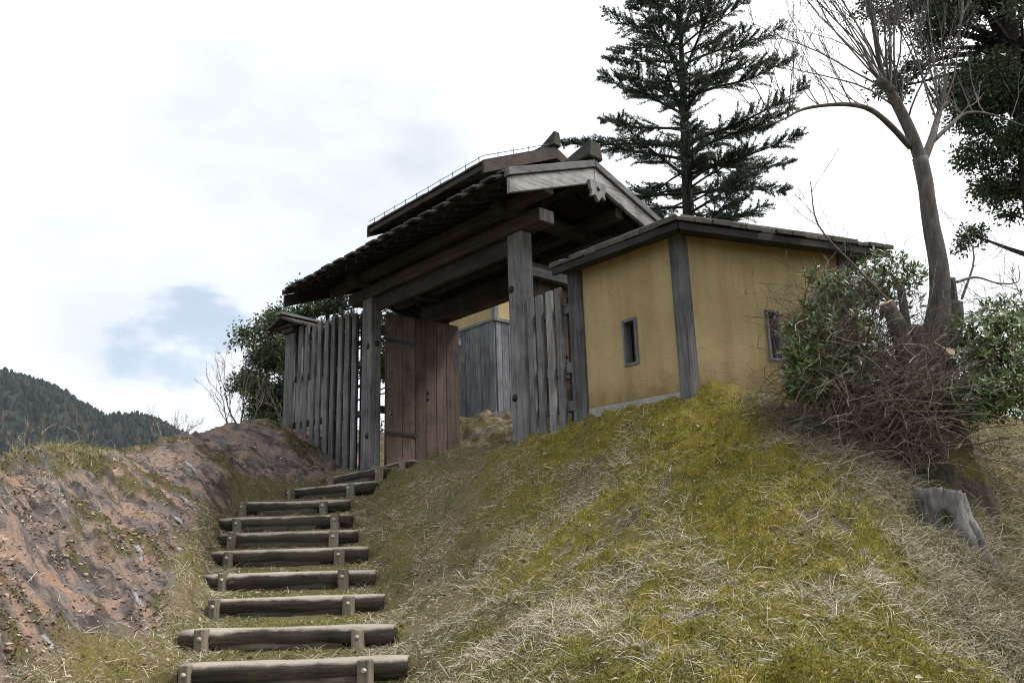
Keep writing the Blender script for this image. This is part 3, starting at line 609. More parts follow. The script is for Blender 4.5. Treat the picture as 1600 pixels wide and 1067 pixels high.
# ------------------------------------------------------------------ yellow plastered wall, two runs with an obtuse corner
yw = empty('plastered_wall', (*W2(4.6, 0), 2.75), GROT)
tag(yw, 'ochre plastered wall with timber posts, narrow slit windows and a mossy board roof', 'wall')
YB = 2.75
C1 = np.array(W2(6.03, 0)); C2 = np.array([3.6, 8.465]); d2 = C2 - C1; L2 = np.hypot(*d2); A2 = math.atan2(d2[1], d2[0]) - GROT
lc = 6.03 - 4.6
def to_l(s, off, z, run):                # run 0: along gate line, run 1: after the corner; local coords of yw
    if run == 0: return (s, off, z - YB)
    c, sn = math.cos(A2), math.sin(A2); return (lc + c * s - sn * off, sn * s + c * off, z - YB)
def wbox(name, run, s0, s1, o0, o1, z0, z1, mat, parent=yw, bev=.006):
    q0 = [to_l(s0, o0, z0, run), to_l(s0, o1, z0, run), to_l(s0, o1, z1, run), to_l(s0, o0, z1, run)]
    q1 = [to_l(s1, o0, z0, run), to_l(s1, o1, z0, run), to_l(s1, o1, z1, run), to_l(s1, o0, z1, run)]
    return MB().hexa(q0, q1).build(name, M[mat], parent, bev)
def panel(run, s0, s1, z0, z1, hole, mat='plaster'):
    h0, h1, k0, k1 = hole; m = MB()
    gs = np.unique(np.r_[np.linspace(s0, h0, 5), h1, np.linspace(h1, s1, 5)]); gz_ = np.unique(np.r_[np.linspace(z0, k0, 4), k1, np.linspace(k1, z1, 4)])
    for off in (-.05, .05):
        for i in range(len(gs) - 1):
            for j in range(len(gz_) - 1):
                if abs(gs[i] - h0) < 1e-6 and abs(gz_[j] - k0) < 1e-6: continue
                m.add([to_l(gs[i], off, gz_[j], run), to_l(gs[i + 1], off, gz_[j], run), to_l(gs[i + 1], off, gz_[j + 1], run), to_l(gs[i], off, gz_[j + 1], run)], [(0, 1, 2, 3)])
    me = m.mesh('plaster_panel'); bm = bmesh.new(); bm.from_mesh(me); bmesh.ops.remove_doubles(bm, verts=bm.verts, dist=.0005)
    bed = [e for e in bm.edges if len(e.link_faces) == 1]; bmesh.ops.bridge_loops(bm, edges=bed) if False else None
    bmesh.ops.recalc_face_normals(bm, faces=bm.faces); bm.to_mesh(me); bm.free()
    p = link('plaster_panel', me, M[mat], yw)
    fw_ = .028
    wf = wbox('window_frame', run, h0 - .004, h0 + fw_, -.068, .05, k0, k1, 'grey_z', p, .003)
    wbox('window_frame', run, h1 - fw_, h1 + .004, -.068, .05, k0, k1, 'grey_z', p, .003)
    wbox('window_frame', run, h0 + fw_ + .001, h1 - fw_ - .001, -.066, .05, k1 - fw_, k1 + .003, 'grey_u', p, .003)
    wbox('window_frame', run, h0 + fw_ + .001, h1 - fw_ - .001, -.066, .05, k0 - .003, k0 + fw_, 'grey_u', p, .003)
    wbox('window_bar', run, (h0 + h1) / 2 + .0, (h0 + h1) / 2 + .03, .0, .03, k0 + fw_, k1 - fw_, 'brown_z', p, .003)
    wbox('dark_backing', run, h0 - .1, h1 + .1, .10, .12, k0 - .1, k1 + .1, 'dark_inside', p, 0)  # near-black sheet added behind the slit, painting in the dark inside
    return p
panel(0, .10, lc - .06, 2.90, 4.56, (.66, .85, 3.33, 3.83))
panel(1, .06, L2 + .0, 2.92, 4.56, (.95, 1.12, 3.30, 3.84))
wbox('wall_post', 0, -.10, .11, -.085, .09, 2.5, 4.56, 'wall_post', yw, .01)
wbox('wall_post', 0, lc - .075, lc + .07, -.085, .08, 2.5, 4.56, 'wall_post', yw, .01)
wbox('wall_post', 1, L2 + .002, L2 + .15, -.085, .08, 2.5, 4.56, 'wall_post', yw, .01)
wbox('sill', 0, .112, lc - .078, -.066, .06, 2.45, 2.955, 'concrete', yw, .008)
wbox('sill', 1, .08, L2 - .001, -.066, .06, 2.45, 2.90, 'concrete', yw, .008)
# roof: mitred, board by board along the wall
mit = math.tan(A2 / 2)
def roof_run(run, s0, s1, mit0, mit1):
    def pt(s, off, z, m_): return to_l(s + (m_ * off), off, z, run)
    for sg in (-1, 1):
        eo = sg * .34
        # eave beam under the boards
        n = max(3, int((s1 - s0) / .17))
        for k in range(n):
            a, b_ = s0 + (s1 - s0) * k / n + .002, s0 + (s1 - s0) * (k + 1) / n - .002
            ma = mit0 if k == 0 else 0; mb = mit1 if k == n - 1 else 0
            # blend mitre: boards near the corner fan out slightly
            ma = mit0 * (1 - k / n) ** 3 + mit1 * (k / n) ** 3; mb = mit0 * (1 - (k + 1) / n) ** 3 + mit1 * ((k + 1) / n) ** 3
            r_ = random.uniform(-.02, .03) * sg; t_ = random.uniform(-.008, .012)
            q0 = [pt(a, 0, 4.685, ma), pt(a, eo + r_, 4.575, ma), pt(a, eo + r_, 4.625 + t_, ma), pt(a, 0, 4.745 + t_, ma)]
            q1 = [pt(b_, 0, 4.685, mb), pt(b_, eo + r_, 4.575, mb), pt(b_, eo + r_, 4.625 + t_, mb), pt(b_, 0, 4.745 + t_, mb)]
            MB().hexa(q0, q1).build('roof_board', M['bark_roof'], yw, .006)
        qe = lambda s, m_: [pt(s, eo * .78, 4.50, m_), pt(s, eo * .97, 4.49, m_), pt(s, eo * .97, 4.570, m_), pt(s, eo * .78, 4.585, m_)]
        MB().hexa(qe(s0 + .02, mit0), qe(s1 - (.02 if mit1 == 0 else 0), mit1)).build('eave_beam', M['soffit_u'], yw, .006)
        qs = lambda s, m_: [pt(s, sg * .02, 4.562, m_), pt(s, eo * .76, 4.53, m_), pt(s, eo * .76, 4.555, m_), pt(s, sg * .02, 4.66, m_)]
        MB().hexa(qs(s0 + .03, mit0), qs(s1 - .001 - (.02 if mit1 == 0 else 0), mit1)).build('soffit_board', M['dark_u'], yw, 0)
    qr = lambda s, m_: [pt(s, -.09, 4.735, m_), pt(s, .09, 4.735, m_), pt(s, .07, 4.785, m_), pt(s, -.07, 4.785, m_)]
    MB().hexa(qr(s0 + .05, mit0), qr(s1 - (.4 if mit1 == 0 else 0), mit1)).build('ridge_board', M['bark_roof'], yw, .012)
roof_run(0, -.12, lc + .004, 0, -mit)
roof_run(1, -.004, L2 + .55, mit, 0)

# ------------------------------------------------------------------ house behind the gate
HB = 3.75
hs = empty('board_clad_house', (*W2(-1.56, 4.0), HB), GROT)
tag(hs, 'tall two storey house clad in grey boards and yellow plaster behind the gate', 'house')
HL, HD, HT = -3.9, 2.9, 8.95
def HBx(name, a, b, mat, parent=hs, bev=.006): return box(name, (a[0], a[1], a[2] - HB), (b[0], b[1], b[2] - HB), M[mat], parent, bev)
HBx('wall', (HL, .03, 3.4), (-.03, HD, HT), 'plaster', hs, 0)
x = HL
while x < -.02:
    w = random.uniform(.13, .19); HBx('wall_board', (x, -.005 - random.uniform(0, .008), 3.55), (min(x + w, 0) - .004, .028, 6.02), 'house_board'); x += w
y = .032
while y < HD:
    w = random.uniform(.13, .19); HBx('wall_board', (-.028, y, 3.55), (.005 + random.uniform(0, .008), min(y + w, HD) - .004, 6.02), 'house_board'); y += w
HBx('belt_board', (HL, -.03, 6.022), (.035, .028, 6.09), 'grey_u'); HBx('belt_board', (-.025, .0285, 6.022), (.035, HD, 6.09), 'grey_v')
HBx('corner_post', (-.10, -.012, 6.092), (.014, .10, HT), 'grey_z')
HRV, HEZ, HEV, HRZ = 1.42, 9.22, -.70, 10.2
hsl = (HRZ - HEZ) / (HRV - HEV)
hz_ = lambda v: HRZ - hsl * abs(v - HRV)
HU0, HU1 = -3.9, .62
def hsl_(name, u0, u1, va, vb, d0, d1, mat, bev=.004):
    q0 = [(u0, va, hz_(va) + d0 - HB), (u0, vb, hz_(vb) + d0 - HB), (u0, vb, hz_(vb) + d1 - HB), (u0, va, hz_(va) + d1 - HB)]
    return MB().hexa(q0, [(u1, b, c) for _, b, c in q0]).build(name, M[mat], hs, bev)
for sd in (-1, 1):
    ve = HEV if sd < 0 else 2 * HRV - HEV
    va, vb = (ve, HRV - .002) if sd < 0 else (HRV + .002, ve)
    u = HU0
    while u < HU1 - .01:
        w = .30; hsl_('roof_board', u + .003, min(u + w, HU1) - .003, va - (random.uniform(0, .03) if sd < 0 else 0), vb, -.045, random.uniform(-.005, .008), 'dark_v', .003); u += w
    hsl_('roof_deck', HU0 + .05, HU1 - .04, va + .03, vb, -.09, -.048, 'soffit_u', 0)
    for u in np.arange(HU0 + .12, HU1 - .1, .42): hsl_('rafter', u, u + .07, va + .05, vb - .05, -.17, -.092, 'brown_v', 0)
    for g0, g1 in ((HU0 + .0, HU0 + .045), (HU1 - .038, HU1 + .02)):
        hsl_('bargeboard', g0, g1, va - .03 if sd < 0 else va, vb, -.30, -.05, 'brown_v' if g0 > 0 else 'dark_v')
    hsl_('eave_board', HU0 + .05, HU1 - .04, ve - .0 if sd < 0 else ve - .03, ve + .028 if sd < 0 else ve, -.20, -.092, 'soffit_u')
MB().extrude([(-.0, HD * .0 + .03, HT - HB), (0, HD, HT - HB), (0, HRV, hz_(HRV) - .2 - HB)], (-.04, 0, 0)).build('gable_board', M['grey_z'], hs, 0)
MB().extrude([(HL + .04, .03, HT - HB), (HL + .04, HD, HT - HB), (HL + .04, HRV, hz_(HRV) - .2 - HB)], (-.04, 0, 0)).build('gable_board', M['grey_z'], hs, 0)
hsec = lambda u, w, z0, z1: [(u, HRV - w, z0 - HB), (u, HRV + w, z0 - HB), (u, HRV + w * .7, z1 - HB), (u, HRV - w * .7, z1 - HB)]
MB().hexa(hsec(HU0, .16, 10.17, 10.32), hsec(HU1 - .4, .16, 10.17, 10.32)).build('ridge_cap', M['dark_u'], hs, .012)
MB().hexa(hsec(HU1 - .398, .14, 10.175, 10.33), hsec(HU1 + .06, .13, 10.2, 10.55)).build('ridge_end', M['dark_u'], hs, .02)
sg_ = MB().tube([(HU0 + .05, HEV - .01, hz_(HEV) + .09 - HB), (HU1 - .03, HEV - .01, hz_(HEV) + .09 - HB)], .008, 4).build('roof_wire', M['wire'], hs)
sv_ = MB().tube([(HU1 - .03, HEV - .01, hz_(HEV) + .09 - HB), (HU1 - .03, HRV - .2, hz_(HRV - .2) + .09 - HB)], .008, 4).build('roof_wire', M['wire'], hs)
for u in np.arange(HU0 + .3, HU1, .45): MB().tube([(u, HEV, hz_(HEV) - .01 - HB), (u, HEV - .01, hz_(HEV) + .12 - HB)], .009, 4).build('wire_bracket', M['wire'], sg_)
for v in np.arange(HEV + .4, HRV - .2, .45): MB().tube([(HU1 - .03, v, hz_(v) - .01 - HB), (HU1 - .03, v, hz_(v) + .12 - HB)], .009, 4).build('wire_bracket', M['wire'], sv_)

# ------------------------------------------------------------------ log steps
ORD = ['lowest', 'second', 'third', 'fourth', 'fifth', 'sixth', 'seventh', 'eighth', 'ninth', 'tenth', 'topmost']
STK = [(-2.2,-1.02),(-2.38,-1.2),(-2.63,-1.47),(-2.82,-1.67),(-3.0,-1.85),(-3.16,-2.03),(-3.25,-2.11),(-3.39,-2.38)]
for i, (a, b) in enumerate(LOGS):
    a = np.array(a); b = np.array(b); c = (a + b) / 2; d = b - a; L = np.hypot(d[0], d[1]); rz = math.atan2(d[1], d[0])
    s = empty('log_step', (c[0], c[1], c[2] - LR), rz)
    tag(s, 'weathered log step held by two bolted stakes, ' + (ORD[i] + ' of the stairs' if i in (0, 10) else ORD[i] + ' up from the bottom of the stairs'), 'step', 'log steps up to the gate')
    m = MB(); n = 14; rr = LR * random.uniform(.88, 1.06); bow = random.uniform(-.028, .028); lp = random.uniform(0, 6)
    pts = []; rad = []
    for k in range(n):
        t = k / (n - 1); pts.append((-L / 2 + L * t, bow * math.sin(t * 3.4 + lp), LR + (d[2] * (t - .5)) + .006 * math.sin(t * 9 + i))); rad.append(rr * (1 - .10 * (t if i % 2 else 1 - t) + .05 * math.sin(t * 7 + i * 2) + .025 * math.sin(t * 19 + lp)) * (.88 if k in (0, n - 1) else 1))
    m.tube(pts, rad, 14, True, .11)
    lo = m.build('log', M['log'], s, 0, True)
    # worn, slightly flattened top
    for v in lo.data.vertices:
        if v.co.z > LR * 1.55: v.co.z = LR * 1.55 + (v.co.z - LR * 1.55) * .3
    l2_ = MB(); m0, m1 = -L * random.uniform(.30, .38), L * random.uniform(.2, .36)
    l2_.tube([(m0 + (m1 - m0) * k / 6, -.045 + .006 * math.sin(k * 2 + i), .012 + .004 * math.sin(k * 3)) for k in range(7)], [.05, .055, .056, .055, .054, .055, .046], 10, True, .1)
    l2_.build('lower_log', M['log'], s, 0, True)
    if i < 8: sxs = [x_ - c[0] for x_ in STK[i]]
    elif i == 8: sxs = [-L * .46, L * .30]
    elif i == 9: sxs = [-L * .42, L * .47]
    else: sxs = [-L * .30, L * .44]
    for sx in sxs:
        yo = -rr - .012; w = random.uniform(.046, .056); h = LR * 1.72 + random.uniform(-.03, .012); tl = random.uniform(-.012, .012)
        poly = [(-w, .04), (-w * .95, -.015), (-w * .5, -.04), (w * .5, -.042), (w * .95, -.012), (w, .04)]
        q = MB(); n6 = len(poly)
        vs = [(sx + px, yo + py, -.16) for px, py in poly] + [(sx + tl + px * random.uniform(.9, 1.02), yo + py, h + random.uniform(-.008, .008)) for px, py in poly]
        q.add(vs, [tuple(range(n6))[::-1], tuple(range(n6, 2 * n6))] + [(k, (k + 1) % n6, n6 + (k + 1) % n6, n6 + k) for k in range(n6)])
        sk = q.build('stake', M['stake'], s, .005)
        dome('bolt', (sx + tl * .6, yo - .043, h * .62), .021, (0, -1, .0), 'bolt', sk, .5)

# ------------------------------------------------------------------ vegetation helpers
def leaves_mesh(name, P, D, Ln, Wd, nrm=None, fold=.25):
    P = np.asarray(P); n = len(P); D = D / (np.linalg.norm(D, axis=1, keepdims=True) + 1e-9)
    if nrm is None: nrm = rng.normal(size=(n, 3)) * .6 + np.array([0, 0, 1.])
    S = np.cross(D, nrm); S /= (np.linalg.norm(S, axis=1, keepdims=True) + 1e-9); Nn = np.cross(S, D)
    Ln = np.broadcast_to(Ln, (n,))[:, None]; Wd = np.broadcast_to(Wd, (n,))[:, None]
    mid = P + D * Ln * .45
    V = np.stack([P, mid + S * Wd * .5 + Nn * Wd * fold, P + D * Ln, mid - S * Wd * .5 + Nn * Wd * fold], 1).reshape(-1, 3)
    o = np.arange(n)[:, None] * 4; F = np.concatenate([o + np.array([0, 1, 2]), o + np.array([0, 2, 3])], 1).reshape(-1, 3)
    return arr_mesh(name, V, F)
def rvec(n): v = rng.normal(size=(n, 3)); return v / np.linalg.norm(v, axis=1, keepdims=True)
def grow(mb, p, d, L, r, lev, up=.25, sides=(6, 5, 4, 3, 3), kids=(5, 5, 4, 3), wob=.16, tips=None, ratio=.62, spread=.9):
    n = max(4, int(5 + 3 * (lev < 2))); pts = [np.array(p, float)]; d = np.array(d, float) / np.linalg.norm(d); dd = d.copy(); dirs = [dd]
    for k in range(n):
        dd = dd + rng.normal(size=3) * wob + np.array([0, 0, up * .25]); dd /= np.linalg.norm(dd); dirs.append(dd); pts.append(pts[-1] + dd * L / n)
    mb.tube(pts, [max(r * (1 - .72 * k / n), .0016) for k in range(n + 1)], sides[min(lev, len(sides) - 1)], False)
    if lev >= len(kids):
        if tips is not None: tips.append((pts[-1], dd))
        return
    for k in range(kids[lev]):
        t = rng.uniform(.3, 1.0); i = min(int(t * n), n - 1); q = pts[i] + (pts[i + 1] - pts[i]) * (t * n - i) if i < n else pts[-1]
        ax = rvec(1)[0]; nd_ = dirs[i] + ax * spread * rng.uniform(.5, 1.0); nd_[2] += up * .6
        grow(mb, q, nd_, L * ratio * rng.uniform(.6, 1.1), r * .5 * (1 - .4 * t), lev + 1, up, sides, kids, wob, tips, ratio, spread)

# ------------------------------------------------------------------ bare tree in front of the wall (old pollard) + its shrub
bt = empty('bare_tree', (3.47, 6.7, hz1(3.47, 6.7)))
tag(bt, 'leafless pollarded tree with thick mossy base rising from the shrub', 'tree')
bz = bt.location.z; tl_ = lambda pts: [np.array(p) - np.array([3.47, 6.7, bz]) for p in pts]
tr = MB()
tr.tube(catmull(tl_([(3.56, 6.55, 1.05), (3.51, 6.68, 1.95), (3.48, 6.74, 2.4), (3.48, 6.78, 2.72), (3.46, 6.78, 2.95)]), 4), [.40, .37, .34, .31, .30, .28, .27, .265, .26, .255, .25, .24, .22, .2, .18, .15, .10], 22, True, .24)
tr.tube(catmull(tl_([(3.78, 6.05, hz1(3.78, 6.05) - .08), (3.76, 6.25, hz1(3.76, 6.25) - .03), (3.70, 6.45, hz1(3.7, 6.45) + .02), (3.58, 6.62, 2.15), (3.52, 6.74, 2.5)]), 5), np.linspace(.05, .17, 21), 14, True, .3)
tr.tube(catmull(tl_([(3.30, 6.1, hz1(3.30, 6.1) - .08), (3.36, 6.35, hz1(3.36, 6.35)), (3.46, 6.6, 2.2)]), 5), np.linspace(.04, .15, 11), 12, True, .3)
tr.tube(catmull(tl_([(3.12, 6.45, 1.85), (3.25, 6.6, 2.1), (3.40, 6.7, 2.5)]), 3), [.05, .06, .08, .10, .10, .12, .10], 12, True, .3)
tr.build('trunk', M['bark_mossy'], bt, 0, True)
st = MB(); TR = [(3.48, 6.78, 2.6), (3.53, 6.74, 2.83), (3.61, 6.7, 3.11), (3.69, 6.65, 3.43), (3.715, 6.6, 3.76), (3.71, 6.6, 4.18), (3.72, 6.6, 4.54), (3.71, 6.6, 4.81)]
cp = catmull(tl_(TR), 4); st.tube(cp, np.interp(np.linspace(0, 1, len(cp)), [0, .2, .5, .8, 1], [.15, .125, .085, .066, .066]), 12, True, .08)
def limb(pts, r0_, r1_, sides=8):
    c_ = catmull(tl_(pts), 4); st.tube(c_, np.linspace(r0_, r1_, len(c_)), sides, True, .06); return c_
mainL = limb([(3.72, 6.6, 4.75), (3.66, 6.6, 5.08), (3.56, 6.55, 5.31), (3.47, 6.5, 5.46)], .058, .042)
mainL2 = limb([(3.47, 6.5, 5.44), (3.43, 6.5, 5.71), (3.40, 6.45, 6.04), (3.37, 6.4, 6.44), (3.36, 6.38, 6.9)], .026, .010)
limb([(3.50, 6.5, 5.43), (3.42, 6.47, 5.50), (3.37, 6.45, 5.505)], .045, .036)
limbL = limb([(3.64, 6.6, 4.92), (3.38, 6.45, 5.1), (3.14, 6.3, 5.16), (2.85, 6.2, 5.14), (2.52, 6.1, 5.05), (2.29, 6.0, 4.9), (2.05, 5.93, 4.80)], .030, .005, 6)
limbR = limb([(3.72, 6.6, 4.76), (3.89, 6.7, 5.02), (4.02, 6.8, 5.24), (4.12, 6.85, 5.43), (4.20, 6.87, 5.50)], .040, .020)
limbR2 = limb([(3.92, 6.72, 5.03), (4.22, 6.9, 5.29), (4.52, 7.1, 5.52), (4.9, 7.3, 5.6), (5.3, 7.4, 5.5)], .022, .006, 6)
s2 = limb([(3.60, 6.72, 2.85), (3.74, 6.74, 3.1), (3.84, 6.76, 3.34), (3.88, 6.76, 3.5)], .12, .085)
limb([(3.92, 6.85, 3.35), (3.90, 6.83, 3.6), (3.90, 6.82, 3.74)], .06, .066)
limb([(3.38, 6.7, 2.4), (3.33, 6.6, 2.8), (3.27, 6.55, 3.2), (3.17, 6.5, 3.44)], .10, .06)
limb([(3.47, 6.7, 2.6), (3.46, 6.66, 3.0), (3.47, 6.64, 3.26)], .10, .055)
limb([(3.56, 6.6, 2.7), (3.57, 6.5, 2.9), (3.585, 6.42, 2.985)], .075, .04)
limb([(3.42, 6.72, 2.8), (3.39, 6.66, 3.3), (3.37, 6.62, 3.63)], .045, .032)
st.build('stems', M['bark_stem'], bt, 0, True)
for p, dv, r_ in (((3.588, 6.405, 2.99), (.25, -.85, .45), .042), ((3.47, 6.638, 3.264), (0, -.25, 1), .053), ((3.37, 6.618, 3.636), (0, -.2, 1), .033), ((3.165, 6.498, 3.445), (-.4, -.2, .8), .058)):
    dome('cut_face', tl_([p])[0], r_, dv, 'cutwood', bt, .12)
tw = MB()
def sprout(line, n, L, up, side=.6, r=.010, lo=.25, lev0=1, kids=(5, 4)):
    for k in range(n):
        i = int(rng.uniform(lo, 1) * (len(line) - 1)); t_ = line[min(i + 1, len(line) - 1)] - line[max(i - 1, 0)]; t_ = t_ / (np.linalg.norm(t_) + 1e-9)
        dv = t_ * .3 + rvec(1)[0] * side + np.array([0, 0, up])
        grow(tw, line[i], dv, L * rng.uniform(.6, 1.15), r * .85 * rng.uniform(.7, 1.2), lev0, .16, (5, 4, 3, 3, 3), (0,) * lev0 + (kids[0] + 1,) + kids[1:], .10, None, .5, .55)
sprout(mainL2, 8, 1.2, .8, .7, .008, .1, 1, (4, 3)); sprout(mainL, 8, 1.4, .9, .55, .010, .45, 1, (4, 3)); sprout(limbL, 19, .8, .75, .5, .006, .25, 1, (4, 3))
sprout(limbR, 9, 1.6, 1.1, .45, .011, .55, 1, (4, 3)); sprout(limbR2, 7, 1.0, .7, .6, .006, .25, 1, (4, 3))
# long ascending shoots fanning up-left
for k in range(15):
    q = mainL[-1 - int(rng.integers(0, 6))]; dv = np.array([rng.uniform(-1.1, .35), rng.uniform(-.5, .4), rng.uniform(.8, 1.2)])
    grow(tw, q, dv, rng.uniform(1.2, 1.9), .010, 1, .12, (5, 4, 3, 3, 3), (0, 5, 3), .08, None, .45, .6)
for pts in ([(3.85, 6.6, 3.64), (4.08, 6.7, 3.71), (4.39, 6.9, 3.71), (4.64, 7.0, 3.75), (4.74, 7.1, 3.94)], [(3.85, 6.6, 3.3), (4.2, 6.7, 3.45), (4.6, 6.9, 3.46), (5.0, 7.1, 3.4)], [(3.85, 6.7, 3.1), (4.1, 6.8, 3.4), (4.5, 7.0, 3.5), (4.9, 7.1, 3.6)],
            [(3.2, 6.5, 3.45), (2.9, 6.4, 3.75), (2.62, 6.35, 4.1), (2.6, 6.35, 4.5)], [(4.1, 7, 3.6), (4.28, 7.0, 4.0), (4.22, 7.0, 4.35)]):
    c_ = catmull(tl_(pts), 4); tw.tube(c_, np.linspace(.013, .004, len(c_)), 4, False); sprout(c_, 7, .4, .4, .7, .004, .2, 2, (4,))
tw.build('crown', M['bare_twig'], bt)

sh = empty('evergreen_shrub', (3.0, 6.8, hz1(3.0, 6.8)))
tag(sh, 'tangled shrub of dead twigs and glossy evergreen leaves around the pollarded tree', 'shrub')
so_ = np.array(sh.location)
tg = MB()
for k in range(1900):
    # arching dead twigs out of the root mass
    c0 = np.array([rng.uniform(2.5, 3.5), rng.uniform(6.45, 7.0), 0]); c0[2] = hz1(c0[0], c0[1]) + rng.uniform(0, 1.25) * rng.random() ** .6
    ang = rng.uniform(0, 2 * math.pi); dv = np.array([math.cos(ang) - .35, math.sin(ang) * .5 - .2, rng.uniform(-.1, 1.2)]); dv /= np.linalg.norm(dv)
    L = rng.uniform(.35, 1.15); n = 6; p = c0.copy(); pts = [p - so_]; 
    for q in range(n):
        dv = dv + rng.normal(size=3) * .15 + np.array([0, 0, -.08]); dv /= np.linalg.norm(dv); p = p + dv * L / n
        p[2] = max(p[2], hz1(p[0], p[1]) + .02); pts.append(p - so_)
    if pts[-1][0] + so_[0] < 2.15 or pts[-1][2] + so_[2] > 4.1: continue
    r_ = rng.uniform(.0016, .0042) * (2.0 if k % 14 == 0 else 1); tg.tube(pts, np.linspace(r_, r_ * .4, n + 1), 3, False)
    for q in range(3):
        i = int(rng.integers(2, n)); d2_ = rvec(1)[0] + np.array([0, 0, .2]); l2 = rng.uniform(.1, .3); a = pts[i]
        tg.tube([a, a + d2_ * l2 * .5 + rng.normal(size=3) * .02, a + d2_ * l2 + rng.normal(size=3) * .04], [.0026, .002, .001], 3, False)
tg.build('twigs', M['twig'], sh)
def rosettes(regions):
    P = []; D = []; N = []; Lw = []
    for (cx_, cy_, cz_, rx, ry, rz_, n) in regions:
        k = 0
        while k < n:
            q = rng.uniform(-1, 1, 3); rr = np.linalg.norm(q)
            if rr > 1 or (rr < .45 and rng.random() < .6): continue
            c_ = np.array([cx_, cy_, cz_]) + q * np.array([rx, ry, rz_])
            if c_[2] < hz1(c_[0], c_[1]) + .03: continue
            k += 1; ax = q * .6 + np.array([0, -.15, .7]) + rng.normal(size=3) * .3; ax /= np.linalg.norm(ax)
            m_ = int(rng.integers(8, 14)); dv = rvec(m_); dv = dv - ax * (dv @ ax)[:, None]; dv /= np.linalg.norm(dv, axis=1, keepdims=True)
            t_ = rng.uniform(.1, .9, m_)[:, None]; D.append(dv + ax * t_); P.append(c_ + ax * rng.uniform(-.05, .03, m_)[:, None]); N.append(np.tile(ax, (m_, 1)))
            Lw.append(rng.uniform(.045, .085, m_))
    P = np.concatenate(P) - so_; D = np.concatenate(D); N = np.concatenate(N); Lw = np.concatenate(Lw)
    return leaves_mesh('foliage', P, D, Lw, Lw * .28, N, .12)
link('foliage', rosettes([(2.50, 6.62, 3.18, .22, .22, .30, 150), (2.47, 6.5, 2.85, .24, .2, .26, 190), (3.0, 6.9, 3.66, .36, .28, .22, 170), (3.45, 7.0, 3.85, .38, .25, .22, 140),
                          (3.95, 6.5, 2.92, .40, .34, .45, 380), (4.35, 6.75, 3.1, .42, .4, .45, 360), (3.78, 6.35, 2.6, .38, .22, .22, 200), (2.75, 6.42, 3.05, .3, .12, .4, 60), (4.75, 7.1, 3.1, .35, .4, .5, 200), (3.15, 6.55, 2.55, .2, .15, .12, 30), (3.1, 7.2, 3.05, .6, .2, .75, 420), (3.2, 6.95, 3.6, .5, .2, .3, 120), (3.9, 7.2, 2.9, .5, .2, .6, 260), (2.68, 6.75, 3.78, .07, .07, .10, 9)]), M['leaf_shrub'], sh)
P = []
for k in range(16):
    c_ = np.array([rng.uniform(3.7, 4.2), rng.uniform(6.12, 6.3), rng.uniform(2.5, 3.0)]); P.append(c_ + rng.normal(size=(26, 3)) * np.array([.03, .03, .035]))
P = np.concatenate(P) - so_
link('blossom', leaves_mesh('blossom', P, rvec(len(P)), .022, .012), M['blossom'], sh)

# ------------------------------------------------------------------ cut stump with a hollow
def stump():
    x0, y0 = 3.10, 5.92; z0 = hz1(x0, y0); o = empty('tree_stump', (x0, y0, z0))
    tag(o, 'grey bleached tree stump with a dark hollow on the mossy slope', 'stump')
    ns, nr = 44, 18; vs = []; fs = []
    ph = [random.uniform(0, 6) for _ in range(4)]
    for j in range(nr):
        t = j / (nr - 1); zz = -.24 + t * .52
        for k in range(ns):
            a = 2 * math.pi * k / ns
            r_ = .15 * (1 + .55 * (1 - t) ** 2.0 * (1 + .45 * math.cos(3 * a + ph[0]))) * (1 + .05 * math.sin(5 * a + ph[1]) + .55 * (float(fbm(np.array([math.cos(a) * 1.3 + 7]), np.array([math.sin(a) * 1.3 + zz * .5]), 2.2, 4, 3., .6)[0]) - .5) + random.uniform(-.02, .02))
            hd = math.hypot(((a + 2.05 + math.pi) % (2 * math.pi) - math.pi) / .36, (zz - .065) / .07)
            r_ *= 1 - .95 * max(0, 1 - hd ** 4) if hd < 1 else 1
            top = (.025 * math.cos(a + 2.6) + random.uniform(-.012, .012)) * (t > .95)
            vs.append((r_ * math.cos(a) - .03 * t, r_ * math.sin(a), zz + top))
    for j in range(nr - 1):
        for k in range(ns): fs.append((j * ns + k, j * ns + (k + 1) % ns, (j + 1) * ns + (k + 1) % ns, (j + 1) * ns + k))
    b0 = len(vs); 
    for k in range(ns):
        a = 2 * math.pi * k / ns; vs.append((.105 * math.cos(a) - .03, .105 * math.sin(a), .25 + .03 * math.cos(a + 2.6)))
    for k in range(ns): fs.append(((nr - 1) * ns + k, (nr - 1) * ns + (k + 1) % ns, b0 + (k + 1) % ns, b0 + k))
    vs.append((-.03, 0, .22)); fs += [(b0 + k, b0 + (k + 1) % ns, len(vs) - 1) for k in range(ns)]
    MB().add(vs, fs).build('body', M['stump'], o, 0, True)
    # bleached root running down the slope
    dx, dy = .13, -.22
    MB().tube(catmull([(.06, -.10, .12), (.09, -.16, .0), (.12, -.24, hz1(x0 + .12, y0 - .24) - z0 + .01), (.15, -.34, hz1(x0 + .15, y0 - .34) - z0 - .02)], 3), [.028, .034, .036, .036, .034, .032, .03, .026, .02, .010], 8, True, .25).build('root', M['stump'], o, 0, True)
stump()

